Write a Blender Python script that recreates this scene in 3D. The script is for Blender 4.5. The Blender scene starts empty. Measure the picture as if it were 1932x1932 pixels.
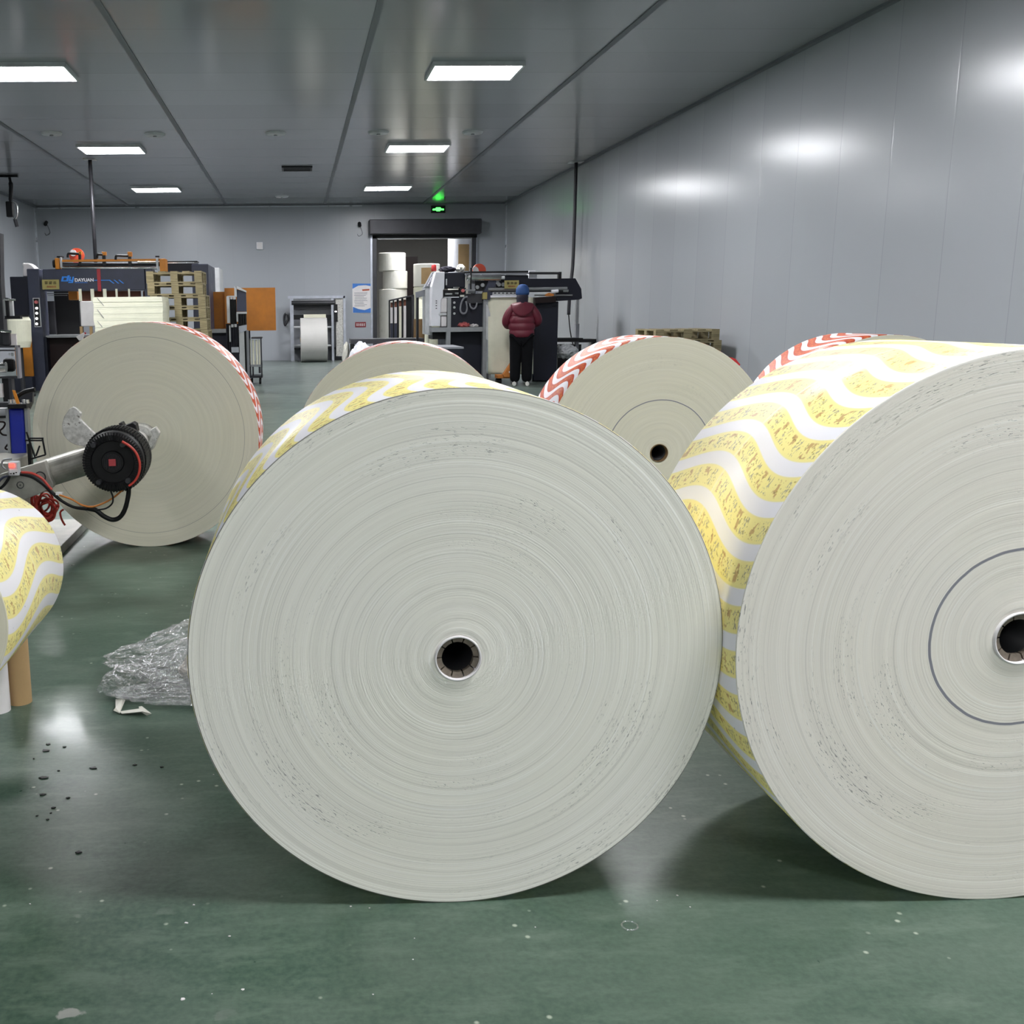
import bpy, math, random
from mathutils import Vector, Matrix, noise
C = bpy.context.scene.collection
PI = math.pi
def S(r, g, b):
    f = lambda c: (c/255/12.92) if c/255 <= .04045 else ((c/255+.055)/1.055)**2.4
    return (f(r), f(g), f(b), 1)
# ------------------------------------------------------------------ camera
F, CX, CY, H = 1935., 644., 966., 1.33
YAW, PITCH, ROLL = 0.0423315, 0.1919380, 0.012
def cam_axes(y, p, r):
    fw = Vector((math.sin(y)*math.cos(p), math.cos(y)*math.cos(p), -math.sin(p)))
    rt = Vector((math.cos(y), -math.sin(y), 0)); up = rt.cross(fw)
    return rt*math.cos(r)-up*math.sin(r), up*math.cos(r)+rt*math.sin(r), fw
RT, UP, FW = cam_axes(YAW, PITCH, ROLL)
def at(x, y, Y):
    "the point of the vertical plane at distance Y seen at pixel (x, y)"
    d = RT*((x-CX)/F)-UP*((y-CY)/F)+FW
    return Vector((0, 0, H))+d*(Y/d.y)
cd = bpy.data.cameras.new('camera'); cam = bpy.data.objects.new('camera', cd); C.objects.link(cam)
cd.sensor_width = 36; cd.sensor_fit = 'HORIZONTAL'; cd.lens = 36*F/1932; cd.shift_x = (966-CX)/1932
cd.clip_start = .05; cd.clip_end = 200
m3 = Matrix((RT, UP, -FW)).transposed()
cam.matrix_world = Matrix.Translation((0, 0, H)) @ m3.to_4x4()
bpy.context.scene.camera = cam
vs = bpy.context.scene.view_settings
vs.view_transform = 'Standard'; vs.look = 'None'; vs.gamma = 1; vs.exposure = 1.3; vs.use_curve_mapping = False
# ------------------------------------------------------------------ materials
class NT:
    def __init__(s, name):
        s.m = bpy.data.materials.new(name); s.m.use_nodes = True
        s.t = s.m.node_tree; s.b = s.t.nodes['Principled BSDF']
    def node(s, typ, **kw):
        n = s.t.nodes.new(typ)
        for k, v in kw.items(): setattr(n, k, v)
        return n
    def link(s, a, b): s.t.links.new(a, b)
    def put(s, inp, v):
        if hasattr(v, 'is_output') or isinstance(v, bpy.types.NodeSocket): s.link(v, inp)
        else: inp.default_value = v
    def m_(s, op, a, b=0., c=None):
        n = s.node('ShaderNodeMath', operation=op); s.put(n.inputs[0], a); s.put(n.inputs[1], b)
        if c is not None: s.put(n.inputs[2], c)
        return n.outputs[0]
    def sep(s, v):
        n = s.node('ShaderNodeSeparateXYZ'); s.link(v, n.inputs[0]); return n.outputs
    def comb(s, x, y, z=0.):
        n = s.node('ShaderNodeCombineXYZ')
        for i, v in enumerate((x, y, z)): s.put(n.inputs[i], v)
        return n.outputs[0]
    def noise(s, vec, scale, detail=2, rough=.5):
        n = s.node('ShaderNodeTexNoise'); s.put(n.inputs['Vector'], vec)
        n.inputs['Scale'].default_value = scale; n.inputs['Detail'].default_value = detail
        n.inputs['Roughness'].default_value = rough; return n.outputs[0]
    def ramp(s, v, a, b, lo=0., hi=1.):
        n = s.node('ShaderNodeMapRange'); s.put(n.inputs[0], v)
        for i, q in enumerate((a, b, lo, hi)): n.inputs[i+1].default_value = q
        return n.outputs[0]
    def mix(s, f, a, b):
        n = s.node('ShaderNodeMix', data_type='RGBA'); s.put(n.inputs[0], f); s.put(n.inputs[6], a); s.put(n.inputs[7], b)
        return n.outputs[2]
    def bump(s, h, dist=.001, strength=1.):
        n = s.node('ShaderNodeBump'); s.put(n.inputs['Height'], h); n.inputs['Distance'].default_value = dist
        n.inputs['Strength'].default_value = strength; s.link(n.outputs[0], s.b.inputs['Normal'])
    def obj(s): return s.node('ShaderNodeTexCoord').outputs['Object']
    def uv(s): return s.node('ShaderNodeTexCoord').outputs['UV']
    def geo(s): return s.node('ShaderNodeNewGeometry').outputs['Position']
def mat(name, col, rough=.5, metal=0., spec=.5, var=.12, vs_=6., bump=0., bscale=80., emit=None, es=0., rv=.1):
    n = NT(name); b = n.b
    p = n.obj(); f = n.noise(p, vs_, 4, .6)
    dark = tuple(c*(1-var) for c in col[:3])+(1,); lite = tuple(min(1, c*(1+var)) for c in col[:3])+(1,)
    n.link(n.mix(n.ramp(f, .3, .7), dark, lite), b.inputs['Base Color'])
    n.link(n.ramp(f, .3, .7, max(.02, rough-rv*.5), min(1, rough+rv)), b.inputs['Roughness'])
    b.inputs['Metallic'].default_value = metal
    b.inputs['Specular IOR Level'].default_value = spec
    if bump: n.bump(n.noise(p, bscale, 3), bump)
    if emit: b.inputs['Emission Color'].default_value = emit; b.inputs['Emission Strength'].default_value = es
    return n.m
M = {}
M['navy'] = mat('navy_paint', S(52, 56, 74), .4)
M['darknavy'] = mat('dark_navy_paint', S(19, 22, 36), .45, spec=.35)
M['black'] = mat('black_paint', S(11, 11, 14), .45, spec=.35)
M['rubber'] = mat('black_rubber', S(9, 9, 11), .5, spec=.3)
M['orange'] = mat('orange_paint', S(205, 128, 30), .5)
M['orange2'] = mat('ochre_panel', S(176, 108, 28), .5)
M['chrome'] = mat('bright_steel', S(215, 215, 215), .18, 1.)
M['steel'] = mat('grey_steel', S(150, 152, 154), .4, .6)
M['alu'] = mat('aluminium', S(180, 184, 194), .35, .7)
M['greypaint'] = mat('grey_paint', S(128, 130, 136), .5)
M['ltgrey'] = mat('light_grey_paint', S(196, 198, 200), .45)
M['white'] = mat('white_paint', S(232, 232, 238), .45, var=.04)
M['cream'] = mat('cream_paper', S(228, 226, 205), .8, var=.05)
M['whitepaper'] = mat('white_paper', S(226, 222, 222), .75, var=.05)
M['rust'] = mat('rust_brown_panel', S(110, 58, 36), .5)
M['maroon'] = mat('dark_maroon', S(26, 9, 8), .5, spec=.3)
M['red'] = mat('red_plastic', S(176, 40, 40), .45)
M['hose'] = mat('red_hose', S(190, 62, 50), .4)
M['kraft'] = mat('kraft_card', S(176, 146, 104), .85, var=.06)
M['drum'] = mat('brown_drum', S(112, 88, 56), .7)
M['blue'] = mat('blue_cylinder', S(18, 36, 150), .35)
M['gold'] = mat('gold_sign', S(168, 156, 96), .45, .2)
M['ink'] = mat('sign_ink', S(70, 58, 28), .6)
M['redink'] = mat('red_ink', S(170, 80, 50), .6)
M['logo'] = mat('logo_blue', S(52, 140, 236), .4, emit=S(52, 140, 236), es=.0)
M['skinpaper'] = mat('inner_paper', S(212, 200, 190), .8)
M['skin'] = mat('skin', S(205, 160, 130), .5)
M['jacket'] = mat('burgundy_nylon', S(98, 24, 42), .5, bump=.002, bscale=30)
M['trousers'] = mat('dark_cloth', S(11, 11, 15), .9, spec=.2)
M['cap'] = mat('blue_cap', S(40, 76, 132), .7, bump=.003, bscale=60)
M['collar'] = mat('dark_collar', S(32, 28, 44), .8)
M['shoe'] = mat('white_shoe', S(215, 212, 205), .6)
def dirty_mat():
    n = NT('stained_cast_steel'); b = n.b; p = n.obj()
    f = n.noise(p, 26., 5, .65); g = n.noise(p, 70., 3, .6)
    col = n.mix(n.ramp(f, .35, .6), S(168, 166, 160), S(214, 213, 208))
    col = n.mix(n.ramp(f, .60, .68, 0, .85), col, S(74, 58, 46)); col = n.mix(n.ramp(g, .64, .7, 0, .7), col, S(60, 54, 50))
    n.link(col, b.inputs['Base Color']); b.inputs['Roughness'].default_value = .5; b.inputs['Metallic'].default_value = .1; return n.m
M['dirtysteel'] = dirty_mat()
M['greypaper'] = mat('grey_white_paper', S(196, 194, 190), .45, var=.03)
M['armsteel'] = mat('worn_grey_arm', S(150, 148, 140), .4, .3, var=.3, vs_=9)
M['darksteel'] = mat('dark_steel', S(60, 60, 64), .4, .5)
M['screen'] = mat('red_display', S(60, 10, 10), .3, emit=S(255, 60, 50), es=2.2)
M['button'] = mat('lit_button', S(240, 240, 240), .3, emit=S(255, 255, 255), es=.9)
M['tape'] = mat('red_tape', S(170, 48, 56), .5)
M['fanred'] = mat('red_warning_sticker', S(170, 60, 66), .5)
M['foil'] = mat('stretch_wrap_white', S(226, 224, 214), .3, var=.03)
M['jack'] = mat('orange_jack', S(196, 120, 50), .5)
M['pinkish'] = mat('pink_scraps', S(206, 110, 110), .6, var=.3, vs_=40)
def face_mat(name, base, dark_ring=None, ring_w=.003, thin_ring=None, speck=1., ridge=1., edge=None):
    n = NT(name); b = n.b; x, y, z = n.sep(n.obj())
    r = n.m_('SQRT', n.m_('ADD', n.m_('MULTIPLY', x, x), n.m_('MULTIPLY', z, z)))
    a = n.m_('ARCTAN2', z, x)
    ca = n.m_('COSINE', a); sa = n.m_('SINE', a)
    # rings follow the winding; slow drift with the angle
    rv = n.comb(n.m_('MULTIPLY', r, 330.), n.m_('MULTIPLY', ca, .35), n.m_('MULTIPLY', sa, .35))
    n1 = n.noise(rv, 1., 2, .6)
    rv2 = n.comb(n.m_('MULTIPLY', r, 62.), n.m_('MULTIPLY', ca, .7), n.m_('MULTIPLY', sa, .7))
    n2 = n.noise(rv2, 1., 3, .6)
    big = n.noise(n.obj(), 3.2, 3)
    pv = n.comb(n.m_('MULTIPLY', r, 330.), n.m_('MULTIPLY', ca, 26.), n.m_('MULTIPLY', sa, 26.))
    n3 = n.noise(pv, 1., 2, .7)
    band = n.m_('MULTIPLY', n.ramp(n.noise(n.comb(n.m_('MULTIPLY', r, 14.), n.m_('MULTIPLY', ca, 1.2), n.m_('MULTIPLY', sa, 1.2)), 1., 2), .52, .66), n.ramp(r, .2, .3))
    dash = n.m_('MULTIPLY', n.ramp(n3, .60, .66), band)
    dk = tuple(c*.97 for c in base[:3])+(1,); lt = tuple(min(1, c*1.04) for c in base[:3])+(1,)
    col = n.mix(n.ramp(n2, .35, .65), dk, lt)
    col = n.mix(n.ramp(n1, .43, .34, 0, .38*ridge), col, tuple(c*.55 for c in base[:3])+(1,))
    col = n.mix(n.ramp(n1, .57, .67, 0, .65*ridge), col, S(244, 243, 238))
    col = n.mix(n.m_('MULTIPLY', dash, .62*speck), col, S(70, 72, 74))
    col = n.mix(n.ramp(big, .4, .7, 0, .25), col, tuple(c*q for c, q in zip(base[:3], (1.02, 1.02, .93)))+(1,))
    for rad, w, c_, st in ((dark_ring, ring_w, S(104, 106, 122), .85), (thin_ring, .0016, S(120, 118, 110), .55)):
        if rad:
            rr = n.m_('ADD', r, n.ramp(n.noise(n.comb(n.m_('MULTIPLY', ca, 4.), n.m_('MULTIPLY', sa, 4.)), 1.), 0, 1, -.002, .002))
            col = n.mix(n.ramp(n.m_('ABSOLUTE', n.m_('SUBTRACT', rr, rad)), w*.6, w, st, 0), col, c_)
    if edge: col = n.mix(n.ramp(r, edge-.0012, edge-.0004, 0, .75), col, S(70, 68, 62))
    n.link(col, b.inputs['Base Color']); b.inputs['Roughness'].default_value = .82; b.inputs['Specular IOR Level'].default_value = .25
    h = n.m_('ADD', n.m_('MULTIPLY', n1, .35*ridge), n.m_('ADD', n.m_('MULTIPLY', n2, .35*ridge), n.m_('MULTIPLY', dash, -.25)))
    n.bump(h, .0016, .8)
    return n.m
def print_mat(name, kind, period=.082, amp=.62, wl=.62, ph=0., duty=.58, off=0.):
    n = NT(name); b = n.b; u, v, _ = n.sep(n.uv())
    wave = n.m_('SINE', n.m_('ADD', n.m_('MULTIPLY', u, 2*PI/wl), ph))
    t = n.m_('ADD', n.m_('ADD', n.m_('DIVIDE', v, period), n.m_('MULTIPLY', wave, amp)), off)
    w = n.m_('FRACT', t); ce = n.m_('ABSOLUTE', n.m_('SUBTRACT', w, .5))       # distance from band middle
    inb = n.ramp(ce, duty/2, duty/2+.02, 1, 0); edge = n.ramp(ce, duty/2-.03, duty/2, 0, 1)
    uw = n.comb(n.m_('MULTIPLY', u, 1.), n.m_('MULTIPLY', w, period))
    uv_ = n.comb(u, n.m_('MULTIPLY', t, period))
    inside = n.ramp(ce, duty/2-.06, duty/2-.1, 0, 1)
    white = S(240, 238, 242)
    if kind == 'yellow':
        base = n.mix(edge, S(248, 236, 158), S(244, 234, 172))
        col_ = n.m_('FRACT', n.m_('DIVIDE', u, .088))
        g1 = n.ramp(n.noise(n.comb(n.m_('MULTIPLY', u, 150.), n.m_('MULTIPLY', t, 7.)), 1., 2, .7), .52, .58)
        grey = n.m_('MULTIPLY', g1, n.m_('MULTIPLY', n.ramp(col_, .0, .06), n.ramp(col_, .3, .36, 1, 0)))
        r1 = n.ramp(n.noise(n.comb(n.m_('MULTIPLY', u, 60.), n.m_('MULTIPLY', t, 4.)), 1., 2, .6), .5, .56)
        redm = n.m_('MULTIPLY', r1, n.m_('MULTIPLY', n.ramp(col_, .46, .52), n.ramp(col_, .74, .8, 1, 0)))
        vo = n.node('ShaderNodeTexVoronoi'); n.link(uv_, vo.inputs['Vector']); vo.inputs['Scale'].default_value = 95
        dots = n.ramp(vo.outputs['Distance'], .22, .3, 1, 0)
        dsel = n.ramp(n.noise(uv_, 70., 1), .5, .56)
        col = n.mix(n.m_('MULTIPLY', n.m_('MULTIPLY', dots, dsel), inside), base, S(200, 180, 96))
        col = n.mix(n.m_('MULTIPLY', grey, n.m_('MULTIPLY', inside, .8)), col, S(166, 158, 140))
        col = n.mix(n.m_('MULTIPLY', redm, n.m_('MULTIPLY', inside, .6)), col, S(176, 112, 76))
        dk = n.ramp(n.noise(n.comb(n.m_('MULTIPLY', u, 90.), n.m_('MULTIPLY', t, 9.)), 1., 1), .63, .67)
        col = n.mix(n.m_('MULTIPLY', dk, n.m_('MULTIPLY', inside, .6)), col, S(150, 130, 84))
        cut = n.ramp(n.m_('ABSOLUTE', n.m_('SUBTRACT', u, .33)), .004, .006, 1, 0)
        col = n.mix(n.m_('MULTIPLY', cut, .8), col, S(250, 242, 190))
    else:
        base = S(186, 74, 52)
        n1 = n.noise(uv_, 60., 3, .6)
        blob = n.m_('MULTIPLY', n.ramp(n1, .46, .62), n.ramp(ce, .06, .24, 1, 0))
        col = n.mix(blob, base, S(226, 126, 58))
        col = n.mix(n.m_('MULTIPLY', n.ramp(n.noise(uv_, 150., 2), .62, .68), inside), col, S(236, 170, 110))
        col = n.mix(n.m_('MULTIPLY', edge, .4), col, S(206, 120, 96))
        cut = n.ramp(n.m_('ABSOLUTE', n.m_('SUBTRACT', n.m_('FRACT', n.m_('DIVIDE', u, .31)), .5)), .008, .014, 1, 0)
        col = n.mix(n.m_('MULTIPLY', cut, .6), col, S(222, 140, 110))
    col = n.mix(inb, white, col)
    vo2 = n.node('ShaderNodeTexVoronoi'); n.link(n.uv(), vo2.inputs['Vector']); vo2.inputs['Scale'].default_value = 16
    fl = n.m_('MULTIPLY', n.ramp(vo2.outputs['Distance'], .035, .045, 1, 0), n.m_('SUBTRACT', 1., inb))
    col = n.mix(n.m_('MULTIPLY', fl, .7), col, S(110, 108, 120))
    n.link(col, b.inputs['Base Color']); b.inputs['Roughness'].default_value = .42
    return n.m
def floor_mat():
    n = NT('green_epoxy_floor'); b = n.b; p = n.geo(); x, y, z = n.sep(p)
    big = n.noise(p, .55, 4, .6); mid = n.noise(p, 3., 5, .65); fine = n.noise(p, 60., 3, .6)
    col = n.mix(n.ramp(mid, .3, .7), S(38, 68, 54), S(72, 90, 78))
    col = n.mix(n.ramp(big, .4, .66, 0, .6), col, S(98, 112, 100))
    col = n.mix(n.ramp(fine, .35, .7, 0, .22), col, S(120, 140, 124))
    sc = n.noise(n.comb(n.m_('MULTIPLY', x, 5.), n.m_('MULTIPLY', y, 16.), 0.), 1., 5, .7)
    col = n.mix(n.ramp(sc, .5, .68, 0, .45), col, S(112, 128, 114)); col = n.mix(n.ramp(sc, .42, .3, 0, .35), col, S(30, 62, 46))
    far_grey = n.ramp(y, 5., 24., 0, .55)  # floor colour turns greyer with distance
    col = n.mix(far_grey, col, S(118, 122, 122))
    vo = n.node('ShaderNodeTexVoronoi'); n.link(p, vo.inputs['Vector']); vo.inputs['Scale'].default_value = 16
    ch = n.m_('MULTIPLY', n.ramp(vo.outputs['Distance'], .05, .11, 1, 0), n.ramp(n.noise(p, 5., 1), .52, .58))
    col = n.mix(ch, col, S(168, 176, 160))
    vo3 = n.node('ShaderNodeTexVoronoi'); n.link(n.comb(n.m_('MULTIPLY', x, .6), y, z), vo3.inputs['Vector']); vo3.inputs['Scale'].default_value = 7
    dist = n.m_('ADD', vo3.outputs['Distance'], n.ramp(n.noise(p, 40., 3), 0, 1, -.12, .12))
    reg = n.m_('MULTIPLY', n.ramp(x, -.1, -.5), n.ramp(y, 2.2, 1.9))
    col = n.mix(n.m_('MULTIPLY', n.m_('MULTIPLY', n.ramp(dist, .09, .12, 1, 0), reg), .75), col, S(166, 164, 160))
    n.link(col, b.inputs['Base Color'])
    ro = n.m_('ADD', n.ramp(mid, .3, .7, .26, .36), n.ramp(fine, .3, .8, 0, .06))
    n.link(ro, b.inputs['Roughness']); b.inputs['Specular IOR Level'].default_value = .27; b.inputs['Coat Weight'].default_value = .07; b.inputs['Coat Roughness'].default_value = .09; b.inputs['Coat IOR'].default_value = 1.45
    h = n.m_('ADD', n.m_('MULTIPLY', n.noise(p, 9., 3), 1.), n.m_('MULTIPLY', fine, .12))
    n.bump(h, .002, .35)
    return n.m
def panel_mat(name, col, axis, pitch, off, rough=.3, seam=S(120, 124, 128), sw=.005, st=.4, bs=.25):
    n = NT(name); b = n.b; p = n.geo(); s = n.sep(p); c = s[{'x': 0, 'y': 1}[axis]]
    f = n.m_('FRACT', n.m_('DIVIDE', n.m_('SUBTRACT', c, off), pitch))
    d = n.m_('MULTIPLY', n.m_('SUBTRACT', .5, n.m_('ABSOLUTE', n.m_('SUBTRACT', f, .5))), pitch)
    cell = n.m_('FLOOR', n.m_('DIVIDE', n.m_('SUBTRACT', c, off), pitch))
    wn = n.node('ShaderNodeTexWhiteNoise', noise_dimensions='1D'); n.link(cell, wn.inputs['W'])
    lt = tuple(q*1.03 for q in col[:3])+(1,); dk = tuple(q*.96 for q in col[:3])+(1,)
    cc = n.mix(wn.outputs['Value'], dk, lt)
    cc = n.mix(n.ramp(d, sw*.5, sw, st, 0), cc, seam)
    n.link(cc, b.inputs['Base Color'])
    b.inputs['Roughness'].default_value = rough
    h = n.m_('ADD', n.ramp(d, 0, .02, 0, 1), n.m_('MULTIPLY', n.noise(p, .8, 2), .8))
    n.bump(h, .003, bs)
    return n.m
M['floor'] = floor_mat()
M['ceil'] = panel_mat('ceiling_panels', S(150, 151, 156), 'y', 1.024, 11.84, .17, seam=S(110, 112, 116), sw=.008)
M['wallr'] = panel_mat('side_wall_panels', S(168, 171, 176), 'y', 1.0, .62, .22)
M['wallb'] = panel_mat('end_wall_panels', S(164, 168, 174), 'x', 1.0, .3, .3, st=.15, bs=.1)
M['strip'] = mat('dark_joint_strip', S(112, 114, 120), .5)
M['store'] = mat('store_room_wall', S(150, 147, 142), .6, var=.04)
M['trim'] = mat('aluminium_trim', S(205, 210, 216), .3, .4)
def wood_mat():
    n = NT('weathered_pallet_wood'); b = n.b; x, y, z = n.sep(n.obj())
    f = n.noise(n.comb(n.m_('MULTIPLY', x, 4.), n.m_('MULTIPLY', y, 60.), n.m_('MULTIPLY', z, 60.)), 1., 4, .6)
    n.link(n.mix(n.ramp(f, .3, .7), S(104, 94, 68), S(158, 146, 112)), b.inputs['Base Color'])
    b.inputs['Roughness'].default_value = .8; n.bump(f, .002, .6); return n.m
M['wood'] = wood_mat()
def film_mat():
    n = NT('clear_plastic_film'); b = n.b
    v = n.node('ShaderNodeTexVoronoi', feature='DISTANCE_TO_EDGE'); n.put(v.inputs['Vector'], n.obj()); v.inputs['Scale'].default_value = 22
    h = n.m_('ADD', n.m_('MULTIPLY', v.outputs['Distance'], 1.2), n.noise(n.obj(), 30., 4))
    bp = n.node('ShaderNodeBump'); n.put(bp.inputs['Height'], h); bp.inputs['Distance'].default_value = .02
    b.inputs['Base Color'].default_value = (.9, .9, .9, 1); b.inputs['Roughness'].default_value = .35
    gl = n.node('ShaderNodeBsdfGlossy'); gl.inputs['Roughness'].default_value = .12; n.link(bp.outputs[0], gl.inputs['Normal'])
    m1 = n.node('ShaderNodeMixShader'); m1.inputs[0].default_value = .72; n.link(b.outputs[0], m1.inputs[1]); n.link(gl.outputs[0], m1.inputs[2])
    tr = n.node('ShaderNodeBsdfTransparent'); tr.inputs[0].default_value = (.97, .98, .98, 1)
    mx = n.node('ShaderNodeMixShader'); lw = n.node('ShaderNodeLayerWeight'); lw.inputs[0].default_value = .35
    cr = n.m_('ADD', n.ramp(lw.outputs['Facing'], 0, 1, .12, .6), n.ramp(v.outputs['Distance'], .0, .05, .22, 0))
    n.link(cr, mx.inputs[0]); n.link(tr.outputs[0], mx.inputs[1]); n.link(m1.outputs[0], mx.inputs[2])
    n.link(mx.outputs[0], n.t.nodes['Material Output'].inputs[0]); return n.m
M['film'] = film_mat()
# ------------------------------------------------------------------ mesh helpers
class MB:
    def __init__(s): s.v = []; s.f = []; s.uv = {}
    def add(s, vs_, fs):
        o = len(s.v); s.v += [Vector(v) for v in vs_]; s.f += [tuple(i+o for i in f) for f in fs]; return s
    def box(s, x0, x1, y0, y1, z0, z1):
        return s.add([(x, y, z) for z in (z0, z1) for y in (y0, y1) for x in (x0, x1)],
                     [(0, 2, 3, 1), (4, 5, 7, 6), (0, 1, 5, 4), (2, 6, 7, 3), (0, 4, 6, 2), (1, 3, 7, 5)])
    def pbox(s, px0, py0, px1, py1, Y, dep):
        a = at(px0, py0, Y); b = at(px1, py1, Y); c = at(px0, py1, Y); d = at(px1, py0, Y)
        return s.box((a.x+c.x)/2, (b.x+d.x)/2, Y, Y+dep, (b.z+c.z)/2, (a.z+d.z)/2)
    def prism(s, pts, y0, y1):
        n = len(pts); area = sum(pts[i][0]*pts[(i+1) % n][1]-pts[(i+1) % n][0]*pts[i][1] for i in range(n))
        if area < 0: pts = pts[::-1]
        v = [(x, y0, z) for x, z in pts]+[(x, y1, z) for x, z in pts]
        return s.add(v, [tuple(range(n)), tuple(range(2*n-1, n-1, -1))]+[(i, i+n, (i+1) % n+n, (i+1) % n) for i in range(n)])
    def ppoly(s, px, Y, dep):
        pts = [at(x, y, Y) for x, y in px]; return s.prism([(p.x, p.z) for p in pts], Y, Y+dep)
    def bar(s, p, q, w, h=None):
        p, q = Vector(p), Vector(q); h = h or w; d = (q-p).normalized()
        a = d.cross(Vector((0, 0, 1)));
        if a.length < .1: a = d.cross(Vector((0, 1, 0)))
        a.normalize(); b = d.cross(a)
        v = [e+a*w/2*i+b*h/2*j for e in (p, q) for i, j in ((-1, -1), (1, -1), (1, 1), (-1, 1))]
        return s.add(v, [(3, 2, 1, 0), (4, 5, 6, 7)]+[(i, (i+1) % 4, (i+1) % 4+4, i+4) for i in range(4)])
    def cyl(s, p, q, r, n=24, r2=None, caps=True):
        p, q = Vector(p), Vector(q); r2 = r if r2 is None else r2; d = (q-p).normalized()
        a = d.cross(Vector((0, 0, 1)))
        if a.length < .1: a = d.cross(Vector((0, 1, 0)))
        a.normalize(); b = d.cross(a)
        v = [e+(a*math.cos(t*2*PI/n)+b*math.sin(t*2*PI/n))*rr for e, rr in ((p, r), (q, r2)) for t in range(n)]
        f = [(i, (i+1) % n, (i+1) % n+n, i+n) for i in range(n)]
        if caps: f += [tuple(range(n-1, -1, -1)), tuple(range(n, 2*n))]
        return s.add(v, f)
    def tube(s, path, r, n=8, sub=6, smooth=True):
        P = [Vector(p) for p in path]
        if smooth and len(P) > 2:
            Q = []
            for i in range(len(P)-1):
                a, b, c, d = P[max(i-1, 0)], P[i], P[i+1], P[min(i+2, len(P)-1)]
                for k in range(sub):
                    t = k/sub; Q.append(.5*((2*b)+(c-a)*t+(2*a-5*b+4*c-d)*t*t+(3*b-a-3*c+d)*t**3))
            P = Q+[P[-1]]
        v = []; f = []; m = len(P); up = Vector((.31, .17, .93)).normalized()
        for i, p in enumerate(P):
            d = (P[min(i+1, m-1)]-P[max(i-1, 0)]).normalized(); a = d.cross(up)
            if a.length < .05: a = d.cross(Vector((1, 0, 0)))
            a.normalize(); b = d.cross(a)
            rr = r[min(len(r)-1, round(i/(m-1)*(len(r)-1)))] if isinstance(r, (list, tuple)) else r
            v += [p+(a*math.cos(t*2*PI/n)+b*math.sin(t*2*PI/n))*rr for t in range(n)]
        for i in range(m-1): f += [(i*n+t, i*n+(t+1) % n, (i+1)*n+(t+1) % n, (i+1)*n+t) for t in range(n)]
        f += [tuple(range(n-1, -1, -1)), tuple(range((m-1)*n, m*n))]
        return s.add(v, f)
    def lathe(s, prof, c=(0, 0, 0), n=96, axis='y'):
        "prof: (radius, offset along the axis)"
        c = Vector(c); v = []
        for r, o in prof:
            for t in range(n):
                A = t*2*PI/n; cx, sx = r*math.cos(A), r*math.sin(A)
                v.append(c+Vector({'y': (cx, o, sx), 'z': (cx, sx, o), 'x': (o, cx, sx)}[axis]))
        f = [(i*n+t, (i+1)*n+t, (i+1)*n+(t+1) % n, i*n+(t+1) % n) for i in range(len(prof)-1) for t in range(n)]
        if axis != 'y': f = [q[::-1] for q in f]
        return s.add(v, f)
    def build(s, name, m, parent=None, bevel=0., smooth=False, local=False, tag_=None):
        off = Vector((0, 0, 0))
        if parent and not local:
            r = parent
            while r.parent: r = r.parent
            off = r.location
        me = bpy.data.meshes.new(name); me.from_pydata([tuple(v-off) for v in s.v], [], s.f); me.update()
        if smooth: 
            for p in me.polygons: p.use_smooth = len(p.vertices) <= 4
        me.materials.append(M[m] if isinstance(m, str) else m)
        o = bpy.data.objects.new(name, me); C.objects.link(o)
        if parent: o.parent = parent
        if bevel:
            b = o.modifiers.new('bevel', 'BEVEL'); b.width = bevel; b.segments = 2; b.limit_method = 'ANGLE'
        return o
def tag(o, label=None, cat=None, group=None, kind=None):
    if label: o['label'] = label
    if cat: o['category'] = cat
    if group: o['group'] = group
    if kind: o['kind'] = kind
    return o
def thing(name, label, cat, loc=(0, 0, 0), group=None):
    o = bpy.data.objects.new(name, None); C.objects.link(o); o.location = loc; o.empty_display_size = .1
    return tag(o, label, cat, group)
def dup(o, parent=None):
    c = o.copy(); C.objects.link(c); c.parent = parent
    for ch in list(o.children): dup(ch, c)
    return c
def text_mesh(name, body, p, size, m, parent, ext=.003, bold=0., fit=None):
    cu = bpy.data.curves.new(name, 'FONT'); cu.body = body; cu.size = size; cu.extrude = ext; cu.offset = bold
    o = bpy.data.objects.new(name, cu); C.objects.link(o)
    dg = bpy.context.evaluated_depsgraph_get(); dg.update()
    me = bpy.data.meshes.new_from_object(o.evaluated_get(dg)); bpy.data.objects.remove(o)
    w = max(v.co.x for v in me.vertices)-min(v.co.x for v in me.vertices)
    k = fit/w if fit else 1
    off = Vector((0, 0, 0)); r = parent
    while r.parent: r = r.parent
    off = r.location
    for v in me.vertices:
        x, y, z = v.co; v.co = Vector((p[0]+x*k, p[1]-z, p[2]+y))-off
    me.materials.clear(); me.materials.append(M[m])
    q = bpy.data.objects.new(name, me); C.objects.link(q); q.parent = parent; return q
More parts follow.
